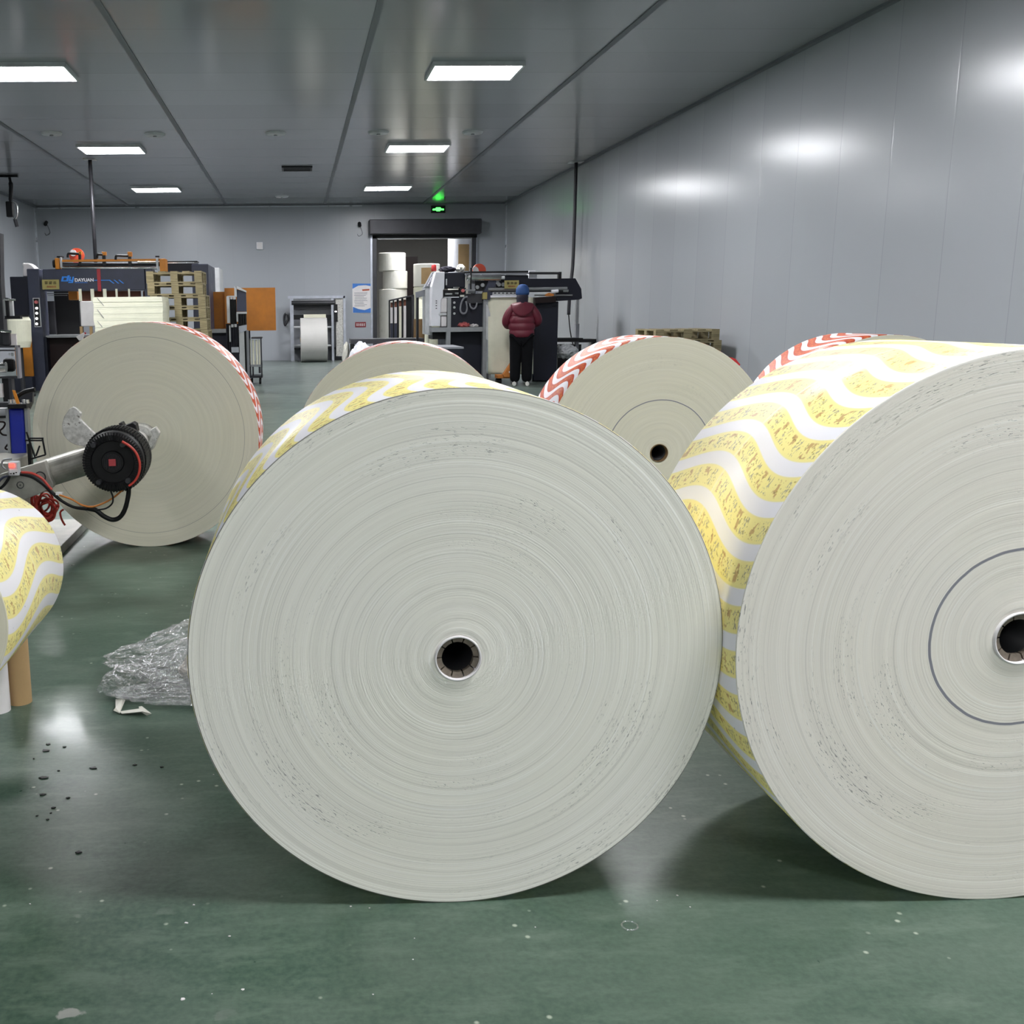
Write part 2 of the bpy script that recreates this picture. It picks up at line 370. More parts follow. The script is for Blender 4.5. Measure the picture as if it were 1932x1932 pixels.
#SETTING
XL, XR, YB, YR, ZC = -7.17, 6.06, 29.9, -14.0, 4.33
def struct(name, mb, m, bevel=0.): o = mb.build(name, m, bevel=bevel); o['kind'] = 'structure'; return o
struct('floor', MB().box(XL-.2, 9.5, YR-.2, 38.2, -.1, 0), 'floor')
struct('ceiling', MB().box(XL-.2, XR+.2, YR-.2, YB+.2, ZC, ZC+.1), 'ceil')
struct('wall_left', MB().box(XL-.15, XL, YR-.2, YB+.2, 0, ZC), 'wallr')
struct('wall_right', MB().box(XR, XR+.15, YR-.2, YB+.2, 0, ZC), 'wallr')
struct('wall_rear', MB().box(XL, XR, YR-.15, YR, 0, ZC), 'wallb')
DX0, DX1, DZ = 2.25, 5.17, 3.5
struct('wall_back', MB().box(XL, DX0, YB, YB+.15, 0, ZC).box(DX1, XR, YB, YB+.15, 0, ZC).box(DX0, DX1, YB, YB+.15, DZ, ZC), 'wallb')
# the store room seen through the doorway
struct('wall_store_back', MB().box(0, 9.4, 38, 38.15, 0, 4.6), 'store')
struct('wall_store_left', MB().box(-.1, 0, YB+.15, 38, 0, 4.6), 'store')
struct('wall_store_right', MB().box(9.3, 9.4, YB+.15, 38, 0, 4.6), 'store')
struct('ceiling_store', MB().box(-.1, 9.4, YB+.15, 38.1, 4.5, 4.6), 'store')
for i, x in enumerate((-4.57, -1.855, .905, 3.70)):
    struct('trim_%d' % (i+1), MB().box(x-.035, x+.035, YR, YB, ZC-.012, ZC+.01), 'strip')
struct('trim_5', MB().box(XR-.07, XR, YR, YB, ZC-.03, ZC), 'strip')
struct('trim_6', MB().box(XL, XR, YB-.06, YB, ZC-.03, ZC), 'strip')
struct('trim_7', MB().box(XL, XL+.07, YR, YB, ZC-.03, ZC), 'strip')
struct('trim_8', MB().box(XR-.03, XR, YB-.03, YB, 0, ZC-.03), 'trim')
struct('trim_9', MB().box(XL, XL+.04, YB-.04, YB, 0, ZC-.03), 'trim')
struct('trim_10', MB().box(XL+.1, DX0-.3, YB-.02, YB, ZC-.07, ZC-.04), 'trim')
# ------------------------------------------------------------------ lamps
M['lamp'] = mat('lit_diffuser', S(255, 255, 255), .5, emit=(.97, .975, 1., 1), es=34.)
LW, LD = 1.08, .78
lamp0 = thing('ceiling_light', '', 'light', (0, 0, ZC), 'square ceiling lights')
fr = MB().box(-LW/2-.03, LW/2+.03, -LD/2-.03, -LD/2, -.05, 0).box(-LW/2-.03, LW/2+.03, LD/2, LD/2+.03, -.05, 0)
fr.box(-LW/2-.03, -LW/2, -LD/2, LD/2, -.05, 0).box(LW/2, LW/2+.03, -LD/2, LD/2, -.05, 0)
fr.build('frame', 'ltgrey', lamp0, local=True)
MB().box(-LW/2, LW/2, -LD/2, LD/2, -.042, -.012).build('diffuser', 'lamp', lamp0, local=True)
LX = {'left': -3.27, 'right': 2.32}
rows = [(25.95, 'farthest row, by the end wall'), (19.8, 'middle visible row'), (13.7, 'nearest visible row'), (7.55, 'row just above the top of the picture'), (1.4, 'the one over the big paper rolls'), (-4.75, 'row behind the camera'), (-10.9, 'added unseen row farther behind the camera')]  # the last row is added out of view to light the roll faces
first = True
for Yl, rn in rows:
    for side, X in LX.items():
        if Yl == 1.4 and side == 'left': continue      # this lamp is out
        o = lamp0 if first else dup(lamp0); first = False
        o.location = (X, Yl, ZC); o['label'] = 'lit white ceiling panel light, %s column, %s' % (side, rn)
# unseen lamp added in the store room to light the wrapped rolls
l = dup(lamp0); l.location = (3.8, 31.7, 4.5); l['label'] = 'unseen panel light added inside the store room to light the wrapped rolls'; l['group'] = 'added store room lights'
#ROLLS
def roll(loc, R, W, facem, wrapm, label, group, rot=0., seed=1, core_r=.0475, relief=.00035, zc=None, ring=True, dirty=False, name='paper_roll'):
    rnd = random.Random(seed)
    t = thing(name, label, 'paper roll', (loc[0], loc[1], 0 if zc is None else zc-R), group); t.rotation_euler.z = rot
    c = (0, 0, R)
    prof = [(core_r+.004, .0)]; k = 70 if R > .4 else 30
    for i in range(1, k):
        r = core_r+.004+(R-.002-core_r-.004)*i/k; prof.append((r, rnd.uniform(-1, 1)*relief+(-.004*math.exp(-(r-core_r)/.03))))
    prof += [(R-.002, 0.0), (R-.0002, 0.0), (R+.0004, .001), (R+.0004, .003), (R-.0016, .004)]
    body = MB().lathe(prof[::1], (0, 0, 0), 160)
    # back face and closing bore
    body.lathe([(R-.0016, .004), (R-.0016, W-.004), (core_r+.004, W)], (0, 0, 0), 160)
    o = body.build('wound_paper', facem, t, smooth=True, local=True); o.location.z = R
    n = 192; v = []; f = []
    for j, (y, rr) in enumerate(((.0025, R), (W-.0025, R))):
        for i in range(n+1):
            A = 2*PI*i/n+PI*1.5; v.append((rr*math.cos(A), y, rr*math.sin(A)))
    me = bpy.data.meshes.new('printed_wrap'); 
    f = [(i, i+1, i+n+2, i+n+1) for i in range(n)]
    me.from_pydata(v, [], f); uvl = me.uv_layers.new(name='UVMap')
    for p in me.polygons:
        p.use_smooth = True
        for li, vi in zip(p.loop_indices, p.vertices):
            uvl.data[li].uv = (v[vi][1], (vi % (n+1))*2*PI*R/n)
    me.materials.append(wrapm); w = bpy.data.objects.new('printed_wrap', me); C.objects.link(w); w.parent = t; w.location.z = R
    sm = w.modifiers.new('solid', 'SOLIDIFY'); sm.thickness = .0012; sm.offset = -1
    cm = MB().lathe([(core_r, W-.001), (core_r, -.007), (core_r+.0035, -.007), (core_r+.0042, .004)], (0, 0, 0), 64)
    cm.build('core_tube', 'whitepaper' if ring else 'drum', t, smooth=True, local=True).location.z = R
    if ring:
        # notched inner sleeve
        sl = MB(); rs = core_r-.0008; ri = core_r*.73
        for i in range(10):
            a0 = 2*PI*(i+.06)/10; a1 = 2*PI*(i+.94)/10; st = 8; vv = []
            for kk in range(st+1):
                A = a0+(a1-a0)*kk/st
                for rr, yy in ((rs, .002), (ri, .005), (ri, .018), (rs, .018)): vv.append((rr*math.cos(A), yy, rr*math.sin(A)))
            ff = [(q*4+j, (q+1)*4+j, (q+1)*4+(j+1) % 4, q*4+(j+1) % 4) for q in range(st) for j in range(4)]
            ff += [(3, 2, 1, 0), (st*4, st*4+1, st*4+2, st*4+3)]
            sl.add(vv, ff)
        sl.build('notched_sleeve', 'sleeve', t, smooth=False, local=True).location.z = R
    MB().lathe([(core_r-.002, .02), (core_r*.735, .02), (core_r*.66, .3), (core_r*.66, W-.02), (.0005, W-.02)], (0, 0, 0), 40).build('bore', 'black', t, smooth=True, local=True).location.z = R
    return t
M['sleeve'] = mat('brown_grey_sleeve', S(112, 102, 90), .6, var=.3, vs_=60)
G = 'large printed paper rolls standing on the floor'
fm_mid = face_mat('roll_side_grey', S(231, 229, 219), edge=.586, speck=1., ridge=1.)
fm_right = face_mat('roll_side_light', S(232, 227, 217), dark_ring=.198, ring_w=.0038, speck=1.1, ridge=.8)
fm_back = face_mat('roll_side_cream', S(222, 217, 196), thin_ring=None, speck=.35, ridge=.35)
fm_rb = face_mat('roll_side_cream_ring', S(222, 217, 196), dark_ring=.275, ring_w=.003, speck=.4, ridge=.4)
fm_mnt = face_mat('roll_side_cream_thin_ring', S(228, 224, 204), thin_ring=.565, speck=.2, ridge=.25)
ym = print_mat('yellow_cup_print', 'yellow', wl=.60, amp=.38, ph=-2.40, period=.1, duty=.60)
ym2 = print_mat('yellow_cup_print_near', 'yellow', ph=-2.40, wl=.60, amp=.42, period=.09)
yl = print_mat('yellow_cup_print_small', 'yellow', ph=.6, wl=.60, amp=.32, period=.1)
rm = print_mat('red_cup_print', 'red', period=.085, amp=.5, wl=.40, duty=.55)
roll((.341, 2.125), .587, .64, fm_mid, ym2, 'big yellow printed paper roll in the centre foreground, whole side facing the camera', G, seed=3)
roll((1.552, 2.06), .622, .60, fm_right, ym, 'big yellow printed paper roll at the right edge, dark ring drawn on its side', G, seed=5, core_r=.055)
roll((3.068, 5.22), .592, .48, fm_back, rm, 'red printed paper roll mostly hidden behind the right yellow roll, only its top showing', G, seed=7, relief=.0001)
rb = roll((1.875, 5.21), .595, .45, fm_rb, rm, 'red printed paper roll with cream side and open dark core, between the two front rolls', G, seed=9, rot=0, relief=.00008, ring=False, core_r=.043)
roll((.565, 5.45), .584, .5, fm_back, rm, 'cream sided paper roll just behind the centre yellow roll, thin red rim', G, seed=11, relief=.0001, rot=-.11)
roll((-.866, 5.90), .645, .42, fm_mnt, rm, 'cream sided paper roll held by the unwind stand arm, red wavy edge', G, seed=13, relief=.00008, rot=-.03, ring=False, core_r=.06)
roll((-1.0, 2.56), .25, .64, fm_back, yl, 'small yellow printed roll cut off by the left edge, raised above the floor', 'small yellow roll', seed=15, zc=.56, ring=False, core_r=.04)
MB().ppoly([(1379, 674), (1388, 677), (1397, 688), (1394, 691), (1384, 684)], 5.42, .12).build('loose_edge', 'red', rb)
#MORE
# ------------------------------------------------------------------ helpers for machines
def part(parent, name, m, *boxes, bevel=0., label=None):
    "boxes: (px0, py0, px1, py1, Y, depth)"
    mb = MB()
    for b in boxes: mb.pbox(*b)
    o = mb.build(name, m, parent, bevel=bevel)
    if label: o['label'] = label
    return o
def poly(parent, name, m, px, Y, dep, bevel=0.):
    return MB().ppoly(px, Y, dep).build(name, m, parent, bevel=bevel)
def wire(parent, name, m, px, Y, r, dY=None):
    pts = [at(x, y, Y+(dY[i] if dY else 0)) for i, (x, y) in enumerate(px)]
    return MB().tube(pts, r).build(name, m, parent, smooth=True)
def root(name, label, cat, px, py, Y, group=None, z=0.):
    p = at(px, py, Y); return thing(name, label, cat, (p.x, p.y, z), group)
def rod(parent, name, m, px0, py0, px1, py1, Y, r):
    return MB().cyl(at(px0, py0, Y), at(px1, py1, Y), r, 12).build(name, m, parent, smooth=False)
def glyphs(mb, px0, py0, px1, py1, Y, n, seed):
    "a short line of small dense characters on a sign"
    rnd = random.Random(seed); w = (px1-px0)/n
    for i in range(n):
        x = px0+i*w+w*.12; ww = w*.76; h = py1-py0
        for k in range(4): yy = py0+h*(.08+.26*k); mb.pbox(x+ww*rnd.uniform(0, .15), yy, x+ww*rnd.uniform(.8, 1), yy+h*.1, Y, .004)
        for k in range(3): xx = x+ww*(.12+.32*k); mb.pbox(xx, py0+h*rnd.uniform(0, .3), xx+ww*.1, py0+h*rnd.uniform(.75, 1), Y, .004)
    return mb
# ------------------------------------------------------------------ fittings on ceiling and walls
t = thing('air_vent', 'dark slotted air vent in the middle of the ceiling', 'vent', (.11, 22.6, ZC))
MB().box(-.32, .32, -.3, -.26, -.03, 0).box(-.32, .32, .26, .3, -.03, 0).box(-.32, -.28, -.26, .26, -.03, 0).box(.28, .32, -.26, .26, -.03, 0).build('frame', 'black', t, local=True)
sl = MB()
for k in range(6): sl.box(-.28, .28, -.24+k*.085, -.20+k*.085, -.025, -.005)
sl.build('slats', 'black', t, local=True); MB().box(-.28, .28, -.26, .26, -.004, 0).build('backing', 'black', t, local=True)
for i, (px, py, lab) in enumerate(((97, 251, 'leftmost, above the far left lamps'), (292, 253, 'above the gap left of the ceiling vent'), (520, 251, 'nearest the dark ceiling vent'), (714, 249, 'left of the two near the right lamp column'), (892, 249, 'right of the two near the right lamp column'), (532, 370, 'beyond the dark vent'))):
    d = RT*((px-CX)/F)-UP*((py-CY)/F)+FW; k = (ZC-H)/d.z; p = Vector((0, 0, H))+d*k
    t = thing('ceiling_plate', 'small pale round plate on the ceiling, '+lab, 'ceiling plate', (p.x, p.y, ZC), 'small round ceiling plates')
    MB().lathe([(.001, -.03), (.16, -.03), (.18, 0)], (0, 0, 0), 20, 'z').build('cover', 'ltgrey', t, local=True)
    MB().cyl((0, 0, -.05), (0, 0, -.03), .03, 10).build('nozzle', 'steel', t, local=True)
t = thing('exit_sign', 'glowing green exit sign high on the end wall above the doorway', 'sign', (4.1, YB, 4.16))
M['exit'] = mat('green_exit_light', S(40, 220, 60), .4, emit=S(60, 235, 70), es=2.6)
MB().box(-.2, .2, -.05, 0, -.1, .1).build('housing', 'black', t, local=True)
MB().prism([(-.16, -.03), (-.06, -.03), (-.05, -.055), (.05, -.055), (.06, -.03), (.16, -.03), (.16, .01), (.08, .02), (.06, .05), (-.06, .05), (-.08, .02), (-.16, .01)], -.062, -.05).build('lit_symbol', 'exit', t, local=True)
for (px, py, lab) in ((678, 425, 'small black camera on the end wall left of the doorway'), (88, 423, 'small black camera on the end wall near the left corner')):
    p = at(px, py, YB); t = thing('wall_camera', lab, 'camera', (p.x, YB, p.z), 'wall cameras')
    MB().cyl((0, -.16, -.02), (0, -.02, .05), .05, 12).build('camera_body', 'black', t, local=True)
    MB().box(-.04, .04, -.02, 0, -.02, .1).build('bracket', 'ltgrey', t, local=True)
    MB().tube([(0, -.01, 0), (.05, -.02, -.1), (.08, -.02, -.24), (-.02, -.02, -.3), (-.06, -.02, -.24)], .006).build('cable', 'darksteel', t, smooth=True, local=True)
p = at(490, 464, YB); t = thing('junction_box', 'small white square box on the end wall above the ochre panel', 'junction box', (p.x, YB, p.z))
MB().box(-.09, .09, -.06, 0, -.1, .1).build('box_body', 'white', t, .01, local=True); MB().box(-.075, .075, -.066, -.06, -.085, .085).build('lid', 'whitepaper', t, local=True)
# poster and red notice
t = root('wall_poster', 'blue and white notice poster on the end wall left of the doorway', 'poster', 683, 590, YB-.01, z=1.35)
part(t, 'sheet', 'whitepaper', (665, 535, 699.5, 590, YB-.012, .01))
M['poster_blue'] = mat('poster_blue', S(60, 120, 200), .5)
MB().ppoly([(665, 535), (699.5, 535), (699.5, 540), (690, 538), (676, 539), (665, 545)], YB-.014, .002).build('blue_band', 'poster_blue', t)
MB().ppoly([(666, 590), (699.5, 590), (699.5, 581), (688, 585), (676, 583), (666, 579)], YB-.014, .002).build('blue_band', 'poster_blue', t)
poly(t, 'red_heading', 'redink', [(683, 546), (697, 545), (697, 548), (684, 549)], YB-.015, .003)
tx = MB(); rnd = random.Random(4)
for k in range(11): tx.pbox(668+rnd.uniform(0, 2), 552+k*2.5, 694-rnd.uniform(0, 9), 552.8+k*2.5, YB-.015, .003)
tx.build('text_lines', 'greypaint', t)
t = root('red_notice', 'small dark red notice plate on the end wall below the blue poster', 'sign', 681, 612, YB-.01, z=.9)
M['noticered'] = mat('notice_red', S(132, 44, 50), .5)
part(t, 'plate', 'noticered', (670, 607.5, 690.5, 617.5, YB-.015, .012)); glyphs(MB(), 672, 610, 689, 615, YB-.019, 5, 3).build('lettering', 'whitepaper', t)
# ceiling drops
t = thing('conduit_pole', 'thin dark conduit pole from the ceiling beside the right wall', 'pole', (5.86, 21.9, ZC))
MB().tube([(0, 0, 0), (0, 0, -1.9), (-.05, 0, -2.6), (-.06, 0, -3.1)], .036, 10).build('conduit', 'darksteel', t, smooth=True, local=True)
MB().tube([(-.06, 0, -3.1), (0, .02, -3.5), (.12, .05, -3.95), (.15, .1, -4.31)], .012, 6).build('cable', 'black', t, smooth=True, local=True)
MB().box(-.14, .14, -.14, .14, -.02, 0).build('ceiling_flange', 'ltgrey', t, local=True)
t = thing('conduit_pole', 'thin dark conduit pole dropping from the ceiling behind the left machine', 'pole', (-3.93, 21.15, ZC))
MB().cyl((0, 0, 0), (0, 0, -2.2), .038, 10).build('conduit', 'darksteel', t, smooth=True, local=True)
MB().box(-.12, .12, -.12, .12, -.02, 0).build('ceiling_flange', 'ltgrey', t, local=True)
MB().cyl((0, 0, -2.2), (0, 0, -2.5), .02, 8).build('cable', 'black', t, smooth=True, local=True)
t = thing('hanging_hoist', 'small dark hoist hanging from a ceiling bar at the left edge', 'hoist', (-6.09, 23.4, ZC))
MB().box(-.4, .18, -.04, .04, -.05, 0).build('ceiling_bar', 'black', t, local=True)
MB().tube([(0, 0, -.05), (.02, 0, -.25), (-.01, 0, -.5), (.02, 0, -.52)], [.03, .05, .045, .03], 8).build('chain_bundle', 'black', t, smooth=True, local=True)
MB().box(-.11, .04, -.07, .07, -.88, -.55).build('hoist_body', 'black', t, .02, local=True)
MB().tube([(.0, -.02, -.55), (.11, -.02, -.6), (.12, -.02, -.82), (.06, -.02, -.92), (.0, -.02, -.85)], .02, 8).build('loop', 'chrome', t, smooth=True, local=True)
MB().cyl((.05, 0, -.9), (.09, 0, -1.08), .04, 10).build('hook_block', 'darksteel', t, local=True)
# ------------------------------------------------------------------ doorway
def S2(name, mb, m): o = mb.build(name, m); o['kind'] = 'structure'; return o
d = struct('door_1', MB().pbox(697, 413, 909, 441, YB-.45, .45), 'darksteel', .02)
part(d, 'shadowed_curtain_edge', 'black', (703, 441, 900, 449, YB-.12, .08)); part(d, 'bottom_rail', 'steel', (712, 449, 889, 451, YB-.1, .05))  # black strip paints the shadow under the box on the curtain bottom
part(d, 'track', 'darksteel', (703.5, 445, 711, 684, YB-.12, .12), (889, 445, 897, 684, YB-.12, .12))
part(d, 'track_cover', 'alu', (699.5, 441, 703.5, 684, YB-.06, .06), (897, 441, 899.5, 684, YB-.06, .06))
# ------------------------------------------------------------------ store room stock
def vroll(px0, px1, pyt, zb, Y, label, patch=None, m='foil'):
    a = at(px0, pyt, Y); b = at(px1, pyt, Y); r = (b.x-a.x)/2; z1 = (a.z+b.z)/2; c = ((a.x+b.x)/2, Y+r)
    t = thing('wrapped_paper_roll', label, 'paper roll', (c[0], c[1], zb), 'wrapped rolls in the store room')
    MB().lathe([(.05, z1-zb), (r-.02, z1-zb), (r, z1-zb-.02), (r, .02), (r-.02, 0), (.05, 0)], (0, 0, 0), 48, 'z').build('wrapping', m, t, smooth=False, local=True)
    MB().lathe([(.05, 0), (.06, 0), (.06, z1-zb+.002), (.05, z1-zb+.002)], (0, 0, 0), 24, 'z').build('core', 'kraft', t, local=True)
    if patch:
        A0, A1, q0, q1 = patch; mb = MB(); v = []
        for i in range(9):
            A = A0+(A1-A0)*i/8
            for zz in (q0, q1): v.append(((r+.004)*math.cos(A), (r+.004)*math.sin(A), (z1-zb)*zz))
        mb.add(v, [(i*2, i*2+2, i*2+3, i*2+1) for i in range(8)]).build('kraft_label', 'kraft', t, local=True)
    return z1
zb = vroll(717, 771, 545, 0, 32.2, 'wrapped white roll at the bottom of the left stack in the doorway')
zm = vroll(724, 771, 511, zb+.003, 32.2, 'wrapped white roll in the middle of the left stack in the doorway')
vroll(716, 768, 476, zm+.003, 32.2, 'wrapped white roll on top of the left stack in the doorway')
z2 = vroll(783, 833, 541, 0, 31.6, 'wrapped cream roll below the one with a brown patch in the doorway', m='cream')
vroll(783, 833, 497, z2+.003, 31.6, 'wrapped white roll with a square brown patch, top of the low stack', (-2.1, -1.1, .12, .82))
z3 = vroll(849, 897, 520, 0, 31.2, 'wrapped roll under the tall bright roll at the right of the doorway')
vroll(849, 897, 444, z3+.003, 31.2, 'tall bright wrapped roll with brown patch at the right of the doorway', (-1.9, -1.0, .05, .78), m='white')
t = root('dark_panel', 'tall dark board leaning behind the wrapped rolls in the doorway', 'board', 777, 560, 35, z=0)
part(t, 'board', 'maroon', (764, 484, 788, 668, 35, .06))
# ------------------------------------------------------------------ reel unit at the end wall
t = thing('reel_unit', 'aluminium framed roller unit against the end wall, left of the doorway', 'machine', (.64, 29.5, 0))
yr = 29.35
part(t, 'top_rail', 'alu', (543, 558, 651, 563, yr, .1)); part(t, 'post', 'alu', (548, 563, 554.5, 684, yr, .08)); part(t, 'post', 'alu', (625.5, 563, 630, 684, yr, .08)); part(t, 'post', 'alu', (648, 558, 652.5, 684, yr, .1))
part(t, 'dark_strip', 'darksteel', (630.5, 574, 633.5, 660, yr+.05, .06)); part(t, 'back_panel', 'greypaint', (554, 563, 648, 684, yr+.4, .04))
part(t, 'side_panel', 'dirtysteel', (634, 563, 648, 672, yr+.06, .3)); rod(t, 'top_roller', 'darksteel', 550, 571.5, 631, 571, yr, .06)
rod(t, 'guide_roller', 'steel', 554, 567, 626, 566.5, yr+.06, .025)
part(t, 'dark_grey_panel', 'darksteel', (554, 575, 626, 584, yr+.3, .03)); part(t, 'paper_block', 'cream', (573, 593, 615, 604, yr, .25))  # dark grey panel below the top roller
part(t, 'cross_bar', 'black', (554, 594, 573, 603, yr+.1, .1), (615, 594, 626, 603, yr+.1, .1))
for y_ in (617.5, 652): rod(t, 'support_roller', 'ltgrey', 554, y_, 626, y_, yr+.1, .03)
part(t, 'base_beam', 'black', (550, 656, 634, 659, yr+.05, .3)); part(t, 'control_head', 'black', (630, 574, 637, 607, yr-.05, .1))
b = part(t, 'status_lamp', 'button', (631.5, 586.5, 635.5, 589, yr-.06, .02))
a = at(566.5, 604, 28.3); b = at(617.5, 604, 28.3); R_ = .6
t = thing('unprinted_paper_roll', 'grey white paper roll lying on its side in front of the end wall roller unit', 'paper roll', ((a.x+b.x)/2, 28.75, 0))
w2 = (b.x-a.x)/2
MB().lathe([(.06, -w2), (R_-.01, -w2), (R_, -w2+.01), (R_, w2-.01), (R_-.01, w2), (.06, w2)], (0, 0, R_), 72, 'x').build('wound_paper', 'greypaper', t, smooth=False, local=True)
MB().lathe([(.05, -w2-.01), (.062, -w2-.01), (.062, w2+.01), (.05, w2+.01)], (0, 0, R_), 24, 'x').build('core', 'kraft', t, local=True)
t = thing('hose_loop', 'black hose loop hanging on the end wall left of the roller unit', 'hose', tuple(at(540, 590, YB-.05)))
wire(t, 'hose', 'darksteel', [(542, 590), (537, 594), (536, 604), (538, 614), (541, 607), (544, 602), (543, 594)], YB-.05, .03)
part(t, 'wall_hook', 'steel', (539, 588, 544, 592, YB-.08, .08))
# ------------------------------------------------------------------ pallets
def make_pallet(w, d, h):
    t = thing('wooden_pallet', '', 'pallet'); bt = h*.12
    for k in range(5):
        x = -w/2+k*(w-.11)/4; MB().box(x, x+.11, -d/2, d/2, h-bt, h).build('deck_board', 'wood', t, local=True)
    for yy in (-d/2, -.05, d/2-.1):
        MB().box(-w/2, w/2, yy, yy+.1, h-2*bt, h-bt).build('stringer_board', 'wood', t, local=True)
        MB().box(-w/2, w/2, yy, yy+.1, 0, bt).build('bottom_board', 'wood', t, local=True)
        for xx in (-w/2, -.055, w/2-.11):
            MB().box(xx, xx+.11, yy, yy+.1, bt, h-2*bt).build('block', 'wood', t, local=True)
    return t
ordn = ['bottom', 'second from the bottom', 'third from the bottom', 'fourth from the bottom', 'fifth from the bottom', 'sixth from the bottom', 'seventh from the bottom', 'eighth from the bottom', 'third from the top', 'second from the top', 'topmost']
rnd = random.Random(8)
p0 = make_pallet(.85, .8, .181); base = at(336, 640, 16.36)
for k in range(11):
    o = p0 if k == 0 else dup(p0)
    o.location = (base.x+rnd.uniform(-.02, .03)+(.04 if k < 9 else -.02), 16.76, k*.181); o.rotation_euler.z = rnd.uniform(-.015, .015)
    o['label'] = 'wooden pallet in the tall stack beside the left machine, '+ordn[k]; o['group'] = 'tall pallet stack by the left machine'
p1_ = make_pallet(.88, .9, .15); b2 = at(1300, 640, 14)
for k in range(7):
    o = p1_ if k == 0 else dup(p1_)
    o.location = (b2.x+rnd.uniform(-.02, .02), 14.45, k*.15); o.rotation_euler.z = rnd.uniform(-.02, .02)
    o['label'] = 'wooden pallet in the low stack near the right wall, '+['bottom', 'second from the bottom', 'third from the bottom', 'fourth from the bottom', 'third from the top', 'second from the top', 'topmost'][k]; o['group'] = 'low pallet stack near the right wall'
# ------------------------------------------------------------------ paper stacks in front of the left machine
a = at(175, 560, 15.5); b = at(306, 560, 15.5)
t = thing('paper_sheet_stack', 'cream block of stacked paper sheets in front of the left machine', 'paper stack', ((a.x+b.x)/2, 15.9, 0))
n_ = MB(); w2 = (b.x-a.x)/2; lay = MB()
z0, z1 = .14, (a.z+b.z)/2; nl = 60; rnd = random.Random(2)
for k in range(nl):
    za, zb_ = z0+(z1-z0)*k/nl, z0+(z1-z0)*(k+1)/nl-.001
    dx = .006*math.sin(k*.5)+rnd.uniform(-.003, .003); lay.box(-w2+dx, w2+dx, -.4+rnd.uniform(-.004, .004), .4, za, zb_)
lay.build('sheets', 'cream', t, local=True)
MB().box(-w2-.03, w2+.03, -.42, .42, 0, .1).box(-w2, w2, -.4, .4, .1, .14).build('base_board', 'wood', t, local=True)
for k, (x0, y0, x1, y1) in enumerate(((183, 561.5, 196, 577), (183.5, 584, 196, 600), (184, 606, 193, 617))):
    MB().bar(at(x0, y0, 15.49), at(x1, y1, 15.49), .006, .006).build('staple', 'greypaint', t)
t = root('white_paper_stack', 'white bundle of folded paper standing behind the cream sheet stack', 'paper stack', 163, 615, 18, z=0)
part(t, 'paper', 'whitepaper', (151.5, 568, 178, 616, 18, .5), bevel=.02)
part(t, 'corner_strap', 'cream', (148.5, 545, 153.5, 568, 18, .04), (171, 545, 177, 568, 18, .04), (194.5, 545, 200.5, 567, 18, .04), (218, 545, 221.5, 567, 18, .04), (242, 545, 245, 567, 18, .04))
part(t, 'stand_leg', 'kraft', (154, 616, 159, 740, 18, .06)); part(t, 'stand_leg', 'kraft', (172, 616, 177, 740, 18, .06))
# ------------------------------------------------------------------ left machine
t = thing('sheeting_machine', 'dark blue paper machine with blue and white lettering on its header beam, left background', 'machine', tuple(at(170, 700, 19.4))[:2]+(0,))
YM = 19.
part(t, 'column', 'navy', (58, 507, 81, 742, YM, .5), bevel=.015)
part(t, 'column', 'navy', (276, 507, 292, 742, YM, .4), bevel=.015)
hb = part(t, 'header_beam', 'navy', (81, 507, 276, 548.5, YM, .4), bevel=.012)
# lettering on the beam
p = at(141, 531.2, YM); text_mesh('brand_lettering', 'DAYUAN', (p.x, YM-.004, p.z), .078, 'white', hb, bold=.003, fit=at(176.5, 531, YM).x-p.x)
lg = MB(); ly = YM-.012
lg.ppoly([(117, 521.5), (124.5, 521.5), (124.5, 524), (120.5, 524), (119, 528.5), (123.5, 528.5), (123, 531), (115, 531)], ly, .012)
lg.ppoly([(127.5, 519.5), (131.5, 519.5), (128.5, 531), (122.5, 531), (123, 528.5), (125, 528.5), (126, 524), (124, 524), (124.5, 521.5), (127, 521.5)], ly, .012)
lg.ppoly([(131.5, 522), (134, 522), (132.8, 528), (135.6, 528), (136.8, 522), (139.8, 522), (137.6, 533.8), (128.6, 533.8), (129.2, 531.6), (134.6, 531.6), (135, 530.4), (129.6, 530.4)], ly, .012)
lg.build('logo_letters', 'logo', hb)
sb = MB(); rnd = random.Random(5)
for k in range(11): sb.pbox(141+k*2.2, 532+rnd.uniform(0, .4), 142.6+k*2.2, 534, YM-.006, .006)
sb.build('small_lettering', 'poster_blue', hb)
ln = MB().ppoly([(177.5, 528.2), (190, 528.2), (207.5, 528), (216, 534.8), (213.4, 534.8), (206, 529.4), (177.5, 529.6)], YM-.01, .01)
for k in (0, 9): ln.ppoly([(214+k, 528), (216.6+k, 528), (225+k, 534.8), (222.4+k, 534.8)], YM-.01, .01)
ln.build('line_ornament', 'logo', hb)
part(t, 'tape_strip', 'tape', (183.5, 507.5, 190, 549.5, YM-.02, .02))
sg = part(t, 'sign_plate', 'gold', (79.5, 527.5, 111.5, 546, YM-.03, .02))
glyphs(MB(), 83, 530.5, 107.5, 536.5, YM-.036, 3, 1).build('sign_characters', 'ink', sg); glyphs(MB(), 88, 539, 106, 543, YM-.036, 6, 2).build('sign_red_line', 'redink', sg)
bp = part(t, 'button_panel', 'ltgrey', (63.5, 562, 76, 617, YM-.03, .03)); part(bp, 'panel_face', 'black', (64.8, 563.4, 74.7, 615.6, YM-.034, .01))
for y_ in (581.5, 591, 601, 611): p = at(69.6, y_, YM-.04); MB().cyl(p, p+Vector((0, -.03, 0)), .022, 14).build('push_button', 'button', bp)
p = at(69, 570, YM-.04); MB().cyl(p, p+Vector((0, -.05, 0)), .03, 14).build('stop_button', 'pinkish', bp)
